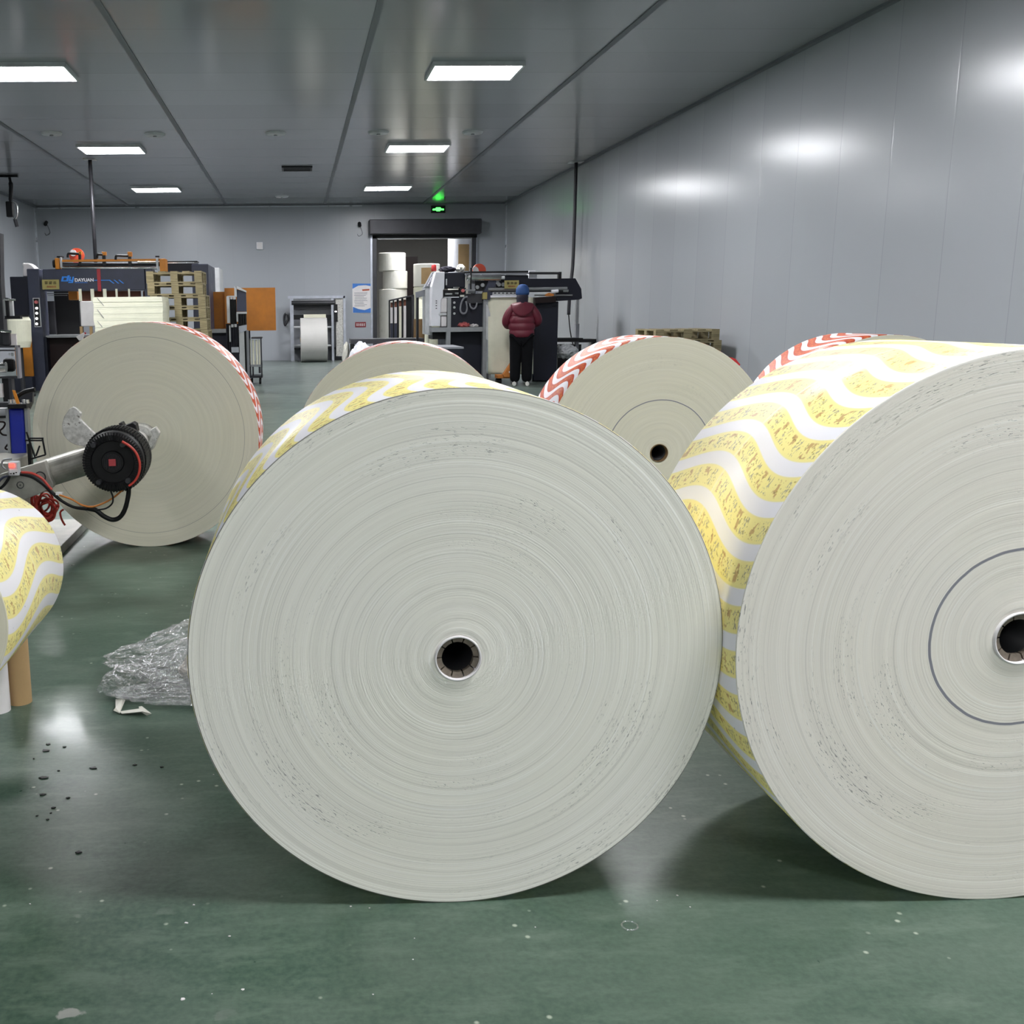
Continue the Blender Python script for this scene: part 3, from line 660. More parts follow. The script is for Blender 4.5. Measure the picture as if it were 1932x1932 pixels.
part(t, 'inner_post', 'greypaint', (81.5, 555, 88.5, 625, YM+.45, .1)); part(t, 'inner_panel', 'darksteel', (88.5, 568, 104, 631, YM+.9, .1), bevel=.01)
part(t, 'inner_cabinet', 'black', (104, 548, 150, 632, YM+1.2, .3)); part(t, 'inner_rail', 'steel', (88, 553, 128, 554.5, YM+.6, .05), (90, 557, 126, 558, YM+.9, .05))
part(t, 'drive_block', 'orange2', (129, 549, 146.5, 566, YM+.5, .2), bevel=.01)
for x0, x1 in ((153.5, 171), (177.5, 194), (201, 218), (222, 242), (245.5, 266), (270, 278)):
    part(t, 'belt_panel', 'rust', (x0, 549, x1, 568, YM+.3, .03))
part(t, 'table_edge', 'steel', (86, 632, 282, 636, YM+.1, 1.2)); part(t, 'lower_cover', 'maroon', (90, 636, 280, 744, YM+.3, 1.)); part(t, 'lower_post', 'darknavy', (84, 636, 91, 744, YM+.05, .2))
part(t, 'side_cabinet', 'darknavy', (21, 522, 58, 601, YM+.1, 1.2), bevel=.01); part(t, 'base_box', 'navy', (22, 711, 62, 742, YM-.2, 1.), bevel=.01)
part(t, 'orange_guard', 'orange', (28.5, 631.5, 61, 710, YM-.1, .05), bevel=.005)
part(t, 'lower_frame', 'darknavy', (30, 600, 58, 712, YM+.2, .2))
# gantry
g = part(t, 'gantry_rail', 'orange', (111, 489, 303, 493.2, YM, .08)); part(t, 'gantry_end', 'orange', (103.5, 487, 111.5, 507.5, YM-.05, .2), bevel=.01); part(t, 'gantry_end', 'orange', (301, 488, 312.5, 512, YM-.05, .3), bevel=.01)
rod(t, 'gantry_shaft', 'darksteel', 112, 497.5, 302, 497.5, YM+.1, .02); rod(t, 'gantry_shaft', 'chrome', 260, 494.8, 303, 495.5, YM+.1, .022)
part(t, 'gantry_beam', 'black', (112, 499.5, 302, 503, YM+.12, .1)); rod(t, 'bright_shaft', 'chrome', 117, 505.2, 296, 505.8, YM+.02, .024)
rod(t, 'end_knob', 'black', 100.5, 497.5, 104, 497.5, YM, .07); part(t, 'end_bracket', 'black', (107, 483, 117, 486, YM, .15)); part(t, 'end_bracket', 'ltgrey', (113.5, 485, 116.5, 505, YM-.03, .05))
part(t, 'adjuster_post', 'ltgrey', (294.5, 485, 298.5, 507, YM-.05, .05)); part(t, 'adjuster_cap', 'black', (293, 482.5, 300, 485.5, YM-.06, .07))
for (a0, a1, y0, y1, hx) in ((147, 153.5, 474, 480, 128), (192, 200, 475, 481.5, 183.5), (240.5, 248.5, 475, 484, 218.5)):
    k = part(t, 'knife_holder', 'orange', (a0, y0, a1, y1, YM, .08), bevel=.006); part(k, 'holder_foot', 'black', (a0+1, y1, a1-1, 500, YM+.01, .06))
    wire(k, 'air_hose', 'black', [(a0+2, y1-1), ((a0+hx)/2, y1-1.4), (hx+2, y1-1.6), (hx, y1+1), (hx-.3, y1+6)], YM, .022)
# conveyor and cabinet to the right
part(t, 'conveyor_top', 'black', (312, 492.5, 372, 494.5, YM+1, .4)); part(t, 'conveyor_edge', 'chrome', (313, 494.8, 366, 496.5, YM+.95, .05)); part(t, 'conveyor_body', 'darknavy', (312, 497, 374, 512, YM+1, .6))
part(t, 'end_cabinet', 'navy', (366, 498, 397, 742, YM+.6, 1.6), bevel=.015); part(t, 'rear_cabinet', 'ltgrey', (397, 505, 415, 560, YM+2.6, 1.), bevel=.02)
part(t, 'rear_legs', 'navy', (397, 560, 400, 735, YM+2.6, .1), (411, 560, 414, 735, YM+3, .1))
part(t, 'side_table', 'steel', (386, 621.5, 430, 628, YM+.4, .8)); part(t, 'table_cabinet', 'darknavy', (388, 628, 432, 742, YM+.5, .6))
part(t, 'ochre_guard', 'orange2', (398, 550.5, 427, 622, YM+1.6, .04)); part(t, 'ochre_guard', 'orange2', (424.5, 543, 520, 624, YM+1.5, .04))
part(t, 'guard_post', 'darknavy', (428, 622, 434, 715, YM+1.55, .05), (466, 622, 473, 709, YM+1.55, .05))
# reel disc
p = at(145, 482.5, 20.2); t = thing('orange_disc', 'round orange disc with a white patch above the left machine', 'disc', tuple(p))
M['discred'] = mat('orange_red_disc', S(196, 70, 40), .4)
MB().cyl((0, -.02, 0), (0, .03, 0), .14, 36).build('disc', 'discred', t, local=True); MB().cyl((-.06, -.04, .05), (-.06, -.02, .05), .06, 16).build('white_patch', 'ltgrey', t, local=True)
MB().cyl((0, .03, 0), (0, .2, 0), .03, 12).build('hub', 'darksteel', t, local=True); MB().cyl((0, .1, -.5), (0, .1, 0), .02, 8).build('stalk', 'darksteel', t, local=True)
t = root('white_cloth_bag', 'white cloth bag on top of the dark cabinet at the far left', 'bag', 50, 521, 19.3)
t.location.z = at(50, 521.5, 19.3).z
MB().ppoly([(43, 521.5), (43.5, 503), (41.5, 497.5), (44.5, 495.5), (47, 496.5), (53, 496), (60, 500), (66, 506), (66, 521.5)], 19.6, .3).build('cloth', 'whitepaper', t, bevel=.04)
t = root('yellowed_paper_roll', 'worn cream roll wrapped in yellowed paper at the left, above the orange guard', 'paper roll', 31, 656, 17.5)
a = at(11, 598, 17.5); b = at(50, 656, 17.5); t.location = ((a.x+b.x)/2, 17.7, 0)
MB().lathe([(.02, b.z), (.16, b.z), (.19, b.z+.1), (.2, a.z-.06), (.17, a.z), (.02, a.z)], (0, 0, 0), 28, 'z').build('paper', 'cream', t, smooth=False, local=True)
MB().cyl((0, 0, 0), (0, 0, b.z), .04, 12).build('post', 'darksteel', t, local=True); MB().lathe([(.02, a.z), (.18, a.z), (.18, a.z+.03), (.02, a.z+.03)], (0, 0, 0), 24, 'z').build('dark_cap', 'black', t, local=True)
MB().lathe([(.02, 0), (.2, 0), (.2, .04), (.02, .04)], (0, 0, 0), 24, 'z').build('base', 'darksteel', t, local=True)
# ------------------------------------------------------------------ folding rack, trolley
t = root('sheet_rack', 'tall dark slatted rack with white edges beside the ochre panel', 'rack', 448, 700, 18)
YK = 18.
def slats(x0, y0, x1, y1, name, Y=YK, m='black', n=5):
    mb = MB().pbox(x0, y0, x1, y1, Y+.08, .02); w = (x1-x0)/(2*n-1)
    for k in range(n): mb.pbox(x0+2*k*w, y0, x0+(2*k+1)*w, y1, Y+.03, .06)
    return mb.build(name, m, t)
part(t, 'white_post', 'ltgrey', (428, 559, 433.5, 609.5, YK, .08)); part(t, 'top_cap', 'ltgrey', (434.5, 560.5, 438.5, 564.5, YK, .1), (440, 560.5, 444.5, 565, YK, .1))
slats(434, 564, 446, 611, 'slat_panel'); part(t, 'top_rail', 'ltgrey', (429, 558, 442, 560, YK, .1))
part(t, 'white_post', 'ltgrey', (442, 540.5, 446.5, 560, YK, .08)); poly(t, 'tall_panel', 'navy', [(446.5, 546), (464, 550.5), (465, 588), (446.5, 588)], YK+.05, .1)
poly(t, 'sloped_top_rail', 'ltgrey', [(443, 539.5), (448, 540), (464.3, 548.5), (464.3, 551.5), (447, 545)], YK, .12)
part(t, 'middle_rail', 'ltgrey', (446, 588.5, 465.5, 592, YK, .1)); part(t, 'white_post', 'ltgrey', (446, 592, 449, 607, YK, .06)); slats(449, 592, 465, 615, 'lower_slat_panel', n=4)
slats(427, 611, 451, 668, 'bottom_slat_panel', n=6, m='darknavy'); part(t, 'clamp', 'ltgrey', (436, 612, 440.5, 617.5, YK-.02, .06), (442, 611.5, 446.5, 617, YK-.02, .06)); part(t, 'white_edge', 'ltgrey', (432.5, 614, 435, 645, YK, .05))
poly(t, 'lilac_plate', 'alu', [(450.5, 615.5), (465.5, 612.5), (465.5, 623), (461, 625), (454, 628), (450.5, 622)], YK-.03, .03); part(t, 'grey_column', 'ltgrey', (452.5, 624, 462, 735, YK, .1)); part(t, 'gap_panel', 'black', (462, 624, 466, 735, YK+.05, .05)); part(t, 'grey_column', 'greypaint', (466, 623, 470, 735, YK, .1))
part(t, 'lower_plate', 'alu', (436.5, 655, 450.5, 665, YK-.04, .04)); part(t, 'foot', 'darknavy', (428, 666, 452, 738, YK+.02, .1))
t = root('roll_trolley', 'small wheeled metal trolley carrying pale tubes, right of the slatted rack', 'trolley', 482, 720, 19.9)
YT = 19.9
part(t, 'top_frame', 'darksteel', (474, 636.5, 494, 639, YT, .5)); part(t, 'upright', 'darksteel', (492, 638, 494.5, 712, YT, .03)); part(t, 'upright', 'darksteel', (470.5, 638, 472.5, 712, YT, .03))
part(t, 'shelf', 'steel', (470, 688, 495, 692, YT, .5)); part(t, 'lower_frame', 'darksteel', (470, 709, 495, 713, YT, .5)); part(t, 'brace', 'darksteel', (476, 692, 479, 709, YT, .03), (488, 692, 492, 704, YT, .03))
for x_ in (473, 491): p = at(x_, 719, YT+.03); MB().cyl((p.x-.02, p.y, .05), (p.x+.02, p.y, .05), .05, 14).build('wheel', 'black', t)
for x_ in (474, 490): p = at(x_, 719, YT+.03); MB().cyl((p.x-.02, p.y+.42, .05), (p.x+.02, p.y+.42, .05), .05, 14).build('wheel', 'black', t)
for k, (x0, x1, yb, nm) in enumerate(((469, 474.5, 676, 'leftmost'), (476.5, 480.5, 688, 'second from the left'), (483, 487, 688, 'third from the left'), (488.5, 491.5, 688, 'rightmost'))):
    p = at((x0+x1)/2, 688, YT+.1); q = at((x0+x1)/2, 641, YT+.1); r_ = (at(x1, 650, YT).x-at(x0, 650, YT).x)/2
    u = thing('pale_tube', 'pale cream tube standing on the small trolley, '+nm, 'tube', (p.x, p.y, p.z), 'pale tubes on the trolley')
    MB().cyl((0, 0, 0), (0, 0, q.z-p.z), r_, 16).build('tube_body', 'cream', u, smooth=False, local=True)
#P3
# ------------------------------------------------------------------ right machine
t = thing('bag_making_machine', 'dark blue machine with white console and long head beam, right background', 'machine', tuple(at(930, 700, 20))[:2]+(0,))
YN = 19.2
poly(t, 'white_console', 'white', [(822.5, 513), (839, 513), (838.5, 545), (836, 547), (836, 561), (832, 566), (831, 615.5), (814, 615.5), (814.5, 541)], YN, .35, bevel=.01)
poly(t, 'console_side', 'ltgrey', [(803, 541), (814.5, 539), (814, 615), (817, 633), (803, 631)], YN+.35, .5)
kp = poly(t, 'keypad', 'greypaint', [(800, 543), (803, 538), (816, 513.5), (823, 511), (817, 537), (813, 541)], YN+.3, .2, bevel=.01)
kb = MB(); rnd = random.Random(3)
for k in range(9): x = 805+k*1.3+rnd.uniform(0, 2); y = 537-k*2.4; kb.pbox(x, y, x+2.2, y+1.5, YN+.28, .03)
kb.build('keys', 'white', kp)
lp = at(818.5, 511.5, YN+.4); wl = MB().lathe([(.045, 0), (.05, .02), (.045, .1), (.02, .125), (.001, .13)], lp, 20, 'z').build('red_beacon', 'red', t, smooth=True)
cm = MB(); 
for k, y in enumerate((567, 571, 576, 581)): cm.pbox(822, y, 824.5, y+1.6, YN-.006, .008)
cm.build('console_lettering', 'darksteel', t)
part(t, 'lower_console_box', 'whitepaper', (831.3, 562, 843.6, 590, YN+.02, .4), (832, 596, 843, 616, YN+.02, .4), bevel=.02); part(t, 'console_ledge', 'ltgrey', (828, 590.5, 843, 595, YN-.03, .3), bevel=.01)
part(t, 'frame_post', 'steel', (844, 561, 851, 618, YN, .15)); ub = part(t, 'upper_housing', 'darknavy', (839.6, 514, 878, 543.5, YN+.05, .6), bevel=.02); part(ub, 'handle', 'ltgrey', (841.2, 526, 843.6, 538, YN, .04), bevel=.006)
part(t, 'roller_bed', 'black', (836, 547, 868, 561, YN+.15, .5)); rod(t, 'short_roller', 'chrome', 840, 554.3, 853, 554.3, YN+.05, .018); rod(t, 'short_roller', 'chrome', 858, 553.3, 865, 553.3, YN+.05, .018); rod(t, 'short_roller', 'chrome', 855, 542.5, 867, 542.5, YN+.05, .016)
p = at(873, 548.5, YN); MB().cyl(p, p+Vector((0, -.05, 0)), .03, 14).build('indicator_lamp', 'pinkish', t); part(t, 'sensor_block', 'black', (868, 543, 879, 556, YN+.02, .2))
pn = part(t, 'lower_panel', 'darknavy', (851, 560, 912, 619, YN+.1, 1.2)); part(t, 'panel_lip', 'white', (838, 560, 866, 561.6, YN+.02, .3))
for y_ in (571, 580, 591.5): p = at(857, y_, YN+.1); MB().cyl(p, p+Vector((0, -.02, 0)), .022, 12).build('panel_knob', 'ltgrey', pn)
part(t, 'shelf', 'steel', (815, 617.5, 911, 626, YN-.02, .4)); part(t, 'shelf_post', 'steel', (842, 626, 850, 650, YN, .1)); part(t, 'lower_body', 'darknavy', (845, 626, 912, 735, YN+.4, 1.4)); part(t, 'underside', 'black', (816, 626, 846, 640, YN+.3, .6))
poly(t, 'left_bracket', 'greypaint', [(785.5, 551), (803, 546), (803, 558), (786, 562)], YN+.5, .15); part(t, 'left_leg', 'black', (786, 561, 790, 690, YN+.55, .1))
part(t, 'gear_cover', 'darksteel', (880, 554, 911, 573, YN+.02, .25), bevel=.01); part(t, 'latch', 'gold', (911, 551.5, 919.5, 564.5, YN-.15, .1), bevel=.006)
wire(t, 'cable_loop', 'greypaint', [(882, 560), (876, 562), (871, 570), (868.5, 582), (870, 589), (875, 591.5), (880, 588), (881, 578), (879, 568)], YN-.02, .018); wire(t, 'cable_loop', 'greypaint', [(886, 572), (888, 579), (893, 582.5), (898, 579), (900, 571)], YN-.04, .016)
part(t, 'upright', 'steel', (911, 567, 919, 716, YN-.05, .12), bevel=.006); poly(t, 'side_plate', 'ltgrey', [(917.5, 574), (921, 577), (925, 592), (925.5, 628), (921, 642), (917.5, 640)], YN-.08, .03)
poly(t, 'head_arm', 'navy', [(923, 530), (937, 530), (930, 553), (924, 566), (916, 566), (913, 549)], YN-.1, .15)
poly(t, 'head_beam', 'darknavy', [(936, 519), (997, 519), (997, 526), (1086, 525), (1097, 545), (1098.5, 563), (1092, 565.5), (1052, 568), (1048, 561), (1052, 546), (936, 543)], YN, .3, bevel=.01)
part(t, 'top_bar', 'black', (876, 511.5, 997, 515, YN-.05, .15)); part(t, 'top_rail', 'greypaint', (878, 515, 998, 518, YN-.1, .06)); rod(t, 'outer_rail', 'darksteel', 998, 515.5, 1056, 515.5, YN-.02, .022); part(t, 'rail_post', 'black', (1054, 513, 1059.5, 526, YN-.04, .1))
part(t, 'white_box', 'white', (998, 510.5, 1010.5, 515, YN+.1, .2), (998, 517, 1013.5, 526, YN+.1, .2), bevel=.01)
rod(t, 'film_roller', 'chrome', 881, 524, 945, 524, YN-.15, .055); rod(t, 'roller_tip', 'ltgrey', 945, 524, 952, 524, YN-.15, .03); part(t, 'vertical_bar', 'black', (887.5, 505, 890, 546, YN-.22, .04)); part(t, 'cross_piece', 'steel', (878, 545.5, 897, 548, YN-.2, .05), (874, 511, 884, 512.5, YN-.2, .05))
part(t, 'dark_linkage', 'black', (896, 530, 925, 549, YN-.02, .15)); part(t, 'bolt_plate', 'greypaint', (884, 535, 896, 553, YN-.06, .06)); bl = MB()
for (x, y) in ((938, 533), (941, 537), (949, 537), (910, 538), (900, 542)): p = at(x, y, YN-.05); bl.cyl(p, p+Vector((0, -.04, 0)), .035, 12)
bl.build('bolt_heads', 'steel', t)
rod(t, 'feed_roller', 'steel', 921, 545.8, 1070, 544.4, YN-.12, .03); rod(t, 'feed_roller', 'darksteel', 925, 549, 1064, 549, YN-.1, .02); part(t, 'guide_strip', 'ltgrey', (929, 551, 985, 556, YN-.1, .05)); part(t, 'white_edge', 'white', (925.5, 557, 985, 561, YN-.12, .1))
gd = MB()
for k in range(7): gd.pbox(932+k*7.5, 552, 936.5+k*7.5, 554, YN-.115, .02)
gd.build('guide_slots', 'darksteel', t)
rod(t, 'end_roller', 'white', 1040, 550, 1053, 549, YN-.14, .03); rod(t, 'end_roller', 'chrome', 1062, 548.5, 1072, 548.5, YN-.13, .03); rod(t, 'thin_bar', 'steel', 1008, 557, 1080, 557, YN-.05, .015)
poly(t, 'brown_tray', 'maroon', [(1009, 561), (1048, 559), (1049, 570), (1010, 572)], YN-.1, .3); poly(t, 'oily_rags', 'jack', [(1028, 557), (1036, 552), (1046, 555), (1044, 559), (1030, 559)], YN-.12, .1, bevel=.01)
part(t, 'right_cabinet', 'darknavy', (1008, 569, 1052, 718, YN+.1, .9), bevel=.015); part(t, 'base_black_panel', 'black', (1003, 640, 1010, 718, YN+.2, .5)); part(t, 'right_leg', 'steel', (1086, 566, 1090.5, 700, YN+1.3, .08)); part(t, 'leg_sleeve', 'greypaint', (1086, 611, 1092, 690, YN+1.26, .1))  # narrow black panel at the left foot of the cabinet
part(t, 'floor_skid', 'black', (1050, 638, 1100, 645, YN+.9, .5)); part(t, 'floor_skid_body', 'black', (1052, 650, 1096, 710, YN+1.3, .4)); part(t, 'rear_table', 'black', (1085, 640, 1126, 646, YN+1.5, .5)); part(t, 'rear_table_leg', 'black', (1118, 646, 1123, 700, YN+1.6, .1))
sg = part(t, 'sign_plate', 'gold', (952, 529, 979, 544.5, YN-.2, .02)); glyphs(MB(), 955.5, 531.5, 976.5, 536.5, YN-.206, 3, 7).build('sign_characters', 'ink', sg); glyphs(MB(), 959, 538.5, 972, 541.5, YN-.206, 6, 8).build('sign_red_line', 'redink', sg)
# paper sheet web hanging down
web = MB(); v = []; n_ = 26
for i in range(n_+1):
    k = i/n_; y = 561+(706-561)*k
    for j in range(9):
        x = 921+(1006-921)*j/8; p = at(x, y, YN-.02-.10*math.sin(k*PI*1.1)+.02*math.sin(k*9)); v.append(p)
web.add(v, [(i*9+j, (i+1)*9+j, (i+1)*9+j+1, i*9+j+1) for i in range(n_) for j in range(8)])
wo = web.build('paper_web', 'cream', t, smooth=True); sm = wo.modifiers.new('s', 'SOLIDIFY'); sm.thickness = .006
part(t, 'web_frame_foot', 'steel', (922, 706, 926, 722, YN+.1, .3)); part(t, 'web_frame_foot', 'steel', (998, 706, 1004, 722, YN+.1, .3))
# loose things on and by the machine
p = at(904, 510.5, YN+.35); u = thing('orange_disc', 'round orange disc with a white patch on top of the right machine', 'disc', tuple(p))
MB().cyl((0, -.02, 0), (0, .03, 0), .125, 36).build('disc', 'discred', u, local=True)
MB().ppoly([(891.5, 506), (897, 502), (902, 506), (904.5, 514), (893, 513)], YN+.31, .02).build('white_patch', 'ltgrey', u)
MB().cyl((0, .03, 0), (0, .15, 0), .03, 12).build('hub', 'darksteel', u, local=True); MB().cyl((0, .08, -.12), (0, .08, 0), .02, 8).build('stalk', 'darksteel', u, local=True)
def clump(name, label, cat, px0, py0, px1, py1, Y, dep, m, seed, group=None, amp=.35, flat=False):
    a = at(px0, py0, Y); b = at(px1, py1, Y); cx, cz = (a.x+b.x)/2, (a.z+b.z)/2; rx, rz = abs(b.x-a.x)/2, abs(a.z-b.z)/2
    u = thing(name, label, cat, (cx, Y, cz-rz), group)
    v = []; NU, NV = 28, 14
    for i in range(NV+1):
        for j in range(NU):
            th = PI*i/NV; ph = 2*PI*j/NU; q = Vector((math.sin(th)*math.cos(ph), math.sin(th)*math.sin(ph), math.cos(th)))
            k = 1+amp*(noise.noise(q*2.3+Vector((seed, 0, 0)))+.6*noise.noise(q*6+Vector((0, seed, 0)))); k = min(k, 1.15)
            v.append(Vector((q.x*rx*k, q.y*dep/2*k, rz+q.z*rz*k)))
    f = [(i*NU+j, i*NU+(j+1) % NU, (i+1)*NU+(j+1) % NU, (i+1)*NU+j) for i in range(NV) for j in range(NU)]
    MB().add(v, [q[::-1] for q in f]).build('folds', m, u, smooth=False, local=True); return u
clump('folded_cloth', 'dark blue cloth lying on top of the right machine housing', 'cloth', 829, 503, 859, 514, YN+.4, .4, 'collar', 3)
clump('crumpled_film', 'crumpled clear and brown film on the right machine beside the dark cloth', 'plastic film', 860.5, 499, 877, 514, YN+.42, .3, 'foil', 9)
clump('pink_paper_scraps', 'pink and white printed scraps on the shelf of the right machine', 'scraps', 864, 608, 886, 618, YN+.1, .25, 'pinkish', 5)
clump('white_box_scrap', 'flat pale scrap beside the pink scraps on the machine shelf', 'scraps', 886, 611, 902, 618, YN+.1, .25, 'whitepaper', 6)
clump('grey_sack', 'grey plastic sack on the floor right of the person', 'sack', 1047, 650, 1088, 676, YN+.6, .5, 'ltgrey', 8, amp=.3)
# pallet jack behind the person's legs
u = root('pallet_jack', 'orange pallet jack on the floor left of the person', 'pallet jack', 958, 705, 18.9)
poly(u, 'orange_frame', 'jack', [(949, 707), (970, 676), (975, 680), (976, 708), (962, 712), (950, 712)], 18.85, .12, bevel=.01); part(u, 'fork', 'jack', (938, 707, 962, 714, 18.9, .25), bevel=.01); part(u, 'white_bar', 'white', (961, 700.5, 974, 703.5, 18.8, .04)); p = at(970, 716, 18.95); MB().cyl((p.x-.06, p.y, .08), (p.x+.06, p.y, .08), .08, 18).build('wheel', 'ltgrey', u); MB().bar(at(972, 680, 18.9), at(978, 640, 18.8), .03).build('handle', 'darksteel', u)
MB().cyl((at(941, 714, 19).x-.05, 19.02, .05), (at(941, 714, 19).x+.05, 19.02, .05), .05, 14).build('fork_wheel', 'black', u)
# table with grey top, long bench, rack of boards, drum
u = thing('low_cabinet', 'low dark cabinet with a plain grey top in front of the right machine', 'cabinet', (at(838, 655, 17.6).x, 18.4, 0))
a = at(805, 655.5, 17.5); b = at(875, 656, 17.5); MB().box(a.x, b.x, 17.5, 18.75, a.z-.03, a.z).build('top', 'greypaint', u); MB().box(a.x+.02, b.x-.02, 17.52, 18.73, 0, a.z-.03).build('body', 'darknavy', u)
ck = MB().box(a.x+.35, b.x-.06, 17.5, 17.52, .1, a.z-.1).build('door', 'black', u)
u = thing('long_bench', 'long dark bench near the end wall behind the cream roll', 'bench', (at(740, 650, 22).x, 22.4, 0))
a = at(662, 640, 22); b = at(800, 640, 22); MB().box(a.x, b.x, 22, 22.7, a.z-.1, a.z).build('bench_top', 'darksteel', u)
for x in (a.x+.02, b.x-.08): 
    for yy in (22.03, 22.6): MB().box(x, x+.06, yy, yy+.06, 0, a.z-.1).build('leg', 'black', u)
MB().box(a.x+.08, b.x-.08, 22.05, 22.65, .2, .24).build('lower_shelf', 'darksteel', u)
clump('white_scrap_heap', 'heap of crumpled white paper waste under the dark bench', 'paper waste', 660, 648, 706, 716, 21.6, .6, 'white', 12, amp=.5)
clump('plastic_waste', 'crumpled clear plastic on the floor beside the roller unit', 'plastic film', 646, 648, 661, 706, 22.6, .4, 'foil', 14, amp=.5)
u = root('board_rack', 'slatted metal rack holding upright boards, in front of the doorway', 'rack', 757, 640, 24)
Y_ = 24.
poly(u, 'top_rail', 'darksteel', [(734, 566), (781, 555.5), (781, 558), (734, 569)], Y_, .08); part(u, 'corner_post', 'darksteel', (776.5, 557, 781.3, 668, Y_, .1)); part(u, 'corner_post', 'black', (734, 567, 736.2, 675, Y_, .1)); part(u, 'bottom_rail', 'black', (734, 660, 781, 664, Y_, .3))
for k, (x0, x1, yt, yb_, mm_) in enumerate(((736.7, 741, 580, 609, 'whitepaper'), (744, 748.8, 579.5, 609, 'whitepaper'), (752.8, 757.5, 578, 636, 'cream'), (761.3, 766.2, 577, 636, 'whitepaper'))):
    part(u, 'white_slat', mm_, (x0, yt, x1, yb_, Y_+.12, .05)); part(u, 'brown_upper_slat', 'rust', (x0+.3, 566.5-(x0-737)*.22+4, x1-.3, yt, Y_+.13, .04))
part(u, 'dark_board', 'black', (741.5, 566, 743.8, 662, Y_+.1, .1), (749, 565, 752.6, 662, Y_+.1, .1), (757.7, 563, 761, 662, Y_+.1, .1), (766.5, 561, 776, 662, Y_+.14, .08)); part(u, 'navy_board', 'navy', (736.7, 610, 741.3, 662, Y_+.12, .05), (744, 610, 748.8, 662, Y_+.12, .05))
a = at(781.5, 602, 23.5); b = at(802.5, 602, 23.5); r_ = (b.x-a.x)/2
u = thing('cardboard_drum', 'plain brown cardboard drum standing between the board rack and white console', 'drum', ((a.x+b.x)/2, 23.5+r_, 0))
MB().lathe([(.001, a.z-.02), (r_-.01, a.z-.02), (r_-.01, a.z), (r_, a.z), (r_, 0), (.001, 0)], (0, 0, 0), 40, 'z').build('drum_body', 'drum', u, local=True); MB().lathe([(r_+.002, .02), (r_+.004, .02), (r_+.004, .05), (r_+.002, .05)], (0, 0, 0), 40, 'z').build('rim', 'darksteel', u, local=True)
z4 = 0
for k, (yt, lab) in enumerate(((583, 'cream roll at the bottom, seen between rack and console'), (564.5, 'short cream roll resting on another, seen between rack and console'))):
    a = at(789, yt, 27.5); b = at(811, yt, 27.5); r_ = (b.x-a.x)/2; u = thing('short_paper_roll', lab, 'paper roll', ((a.x+b.x)/2, 27.5+r_, z4), 'cream rolls behind the console')
    MB().lathe([(.04, a.z-z4), (r_-.01, a.z-z4), (r_, a.z-z4-.01), (r_, .01), (r_-.01, 0), (.04, 0)], (0, 0, 0), 40, 'z').build('wound_paper', 'cream', u, local=True); MB().lathe([(.035, 0), (.04, 0), (.04, a.z-z4), (.035, a.z-z4)], (0, 0, 0), 20, 'z').build('core', 'kraft', u, local=True); z4 = a.z
# ------------------------------------------------------------------ person
def skin(name, verts, edges, radii, rootv, m, parent, sub=2, flat=None):
    me = bpy.data.meshes.new(name); me.from_pydata(verts, edges, []); me.update(); me.materials.append(M[m])
    o = bpy.data.objects.new(name, me); C.objects.link(o); o.parent = parent
    s = o.modifiers.new('skin', 'SKIN'); s.use_smooth_shade = True; s.branch_smoothing = .4
    for i, r in enumerate(radii): me.skin_vertices[0].data[i].radius = r if isinstance(r, tuple) else (r, r)
    for q in me.skin_vertices[0].data: q.use_root = False
    me.skin_vertices[0].data[rootv].use_root = True
    b = o.modifiers.new('sub', 'SUBSURF'); b.levels = b.render_levels = sub
    return o
u = thing('person', 'person seen from behind in a burgundy padded jacket, dark trousers and blue cap', 'person', (4.03, 18.37, 0)); u.rotation_euler.z = -.2
V = [(0, 0, .95), (0, .01, 1.12), (0, .01, 1.3), (0, 0, 1.43), (0, .0, 1.5), (0, .03, 1.57), (0, .04, 1.66),
     (-.17, 0, 1.40), (-.24, .0, 1.18), (-.2, .2, 1.06), (-.13, .34, 1.1), (.17, 0, 1.40), (.24, 0, 1.18), (.2, .2, 1.08), (.13, .34, 1.14),
     (-.09, 0, .9), (-.1, .01, .5), (-.105, -.01, .09), (-.12, .12, .04), (.09, 0, .9), (.1, .01, .5), (.105, -.01, .09), (.12, .12, .04)]
E_ = [(0, 1), (1, 2), (2, 3), (3, 4), (4, 5), (5, 6), (3, 7), (7, 8), (8, 9), (9, 10), (3, 11), (11, 12), (12, 13), (13, 14), (0, 15), (15, 16), (16, 17), (17, 18), (0, 19), (19, 20), (20, 21), (21, 22)]
R_ = [.13, .13, .14, .09, .055, .085, .09, .055, .045, .037, .028, .055, .045, .037, .028, .085, .055, .038, .03, .085, .055, .038, .03]
# hands: palm then thumb and four bent fingers on each side
for s_, w in ((-1, 10), (1, 14)):
    wx, wy, wz = V[w]; n0 = len(V); V.append((wx, wy+.06, wz)); R_.append((.034, .018)); E_.append((w, n0))
    for k, (dx, ln) in enumerate(((-.027, .055), (-.009, .065), (.009, .062), (.027, .05))):
        q = len(V); V += [(wx+dx, wy+.09, wz), (wx+dx*1.1, wy+.09+ln*.6, wz-.008), (wx+dx*1.1, wy+.09+ln, wz-.03)]; R_ += [.009, .0085, .007]; E_ += [(n0, q), (q, q+1), (q+1, q+2)]
    q = len(V); V += [(wx-s_*.035, wy+.045, wz), (wx-s_*.055, wy+.08, wz-.005)]; R_ += [.011, .009]; E_ += [(n0, q), (q, q+1)]
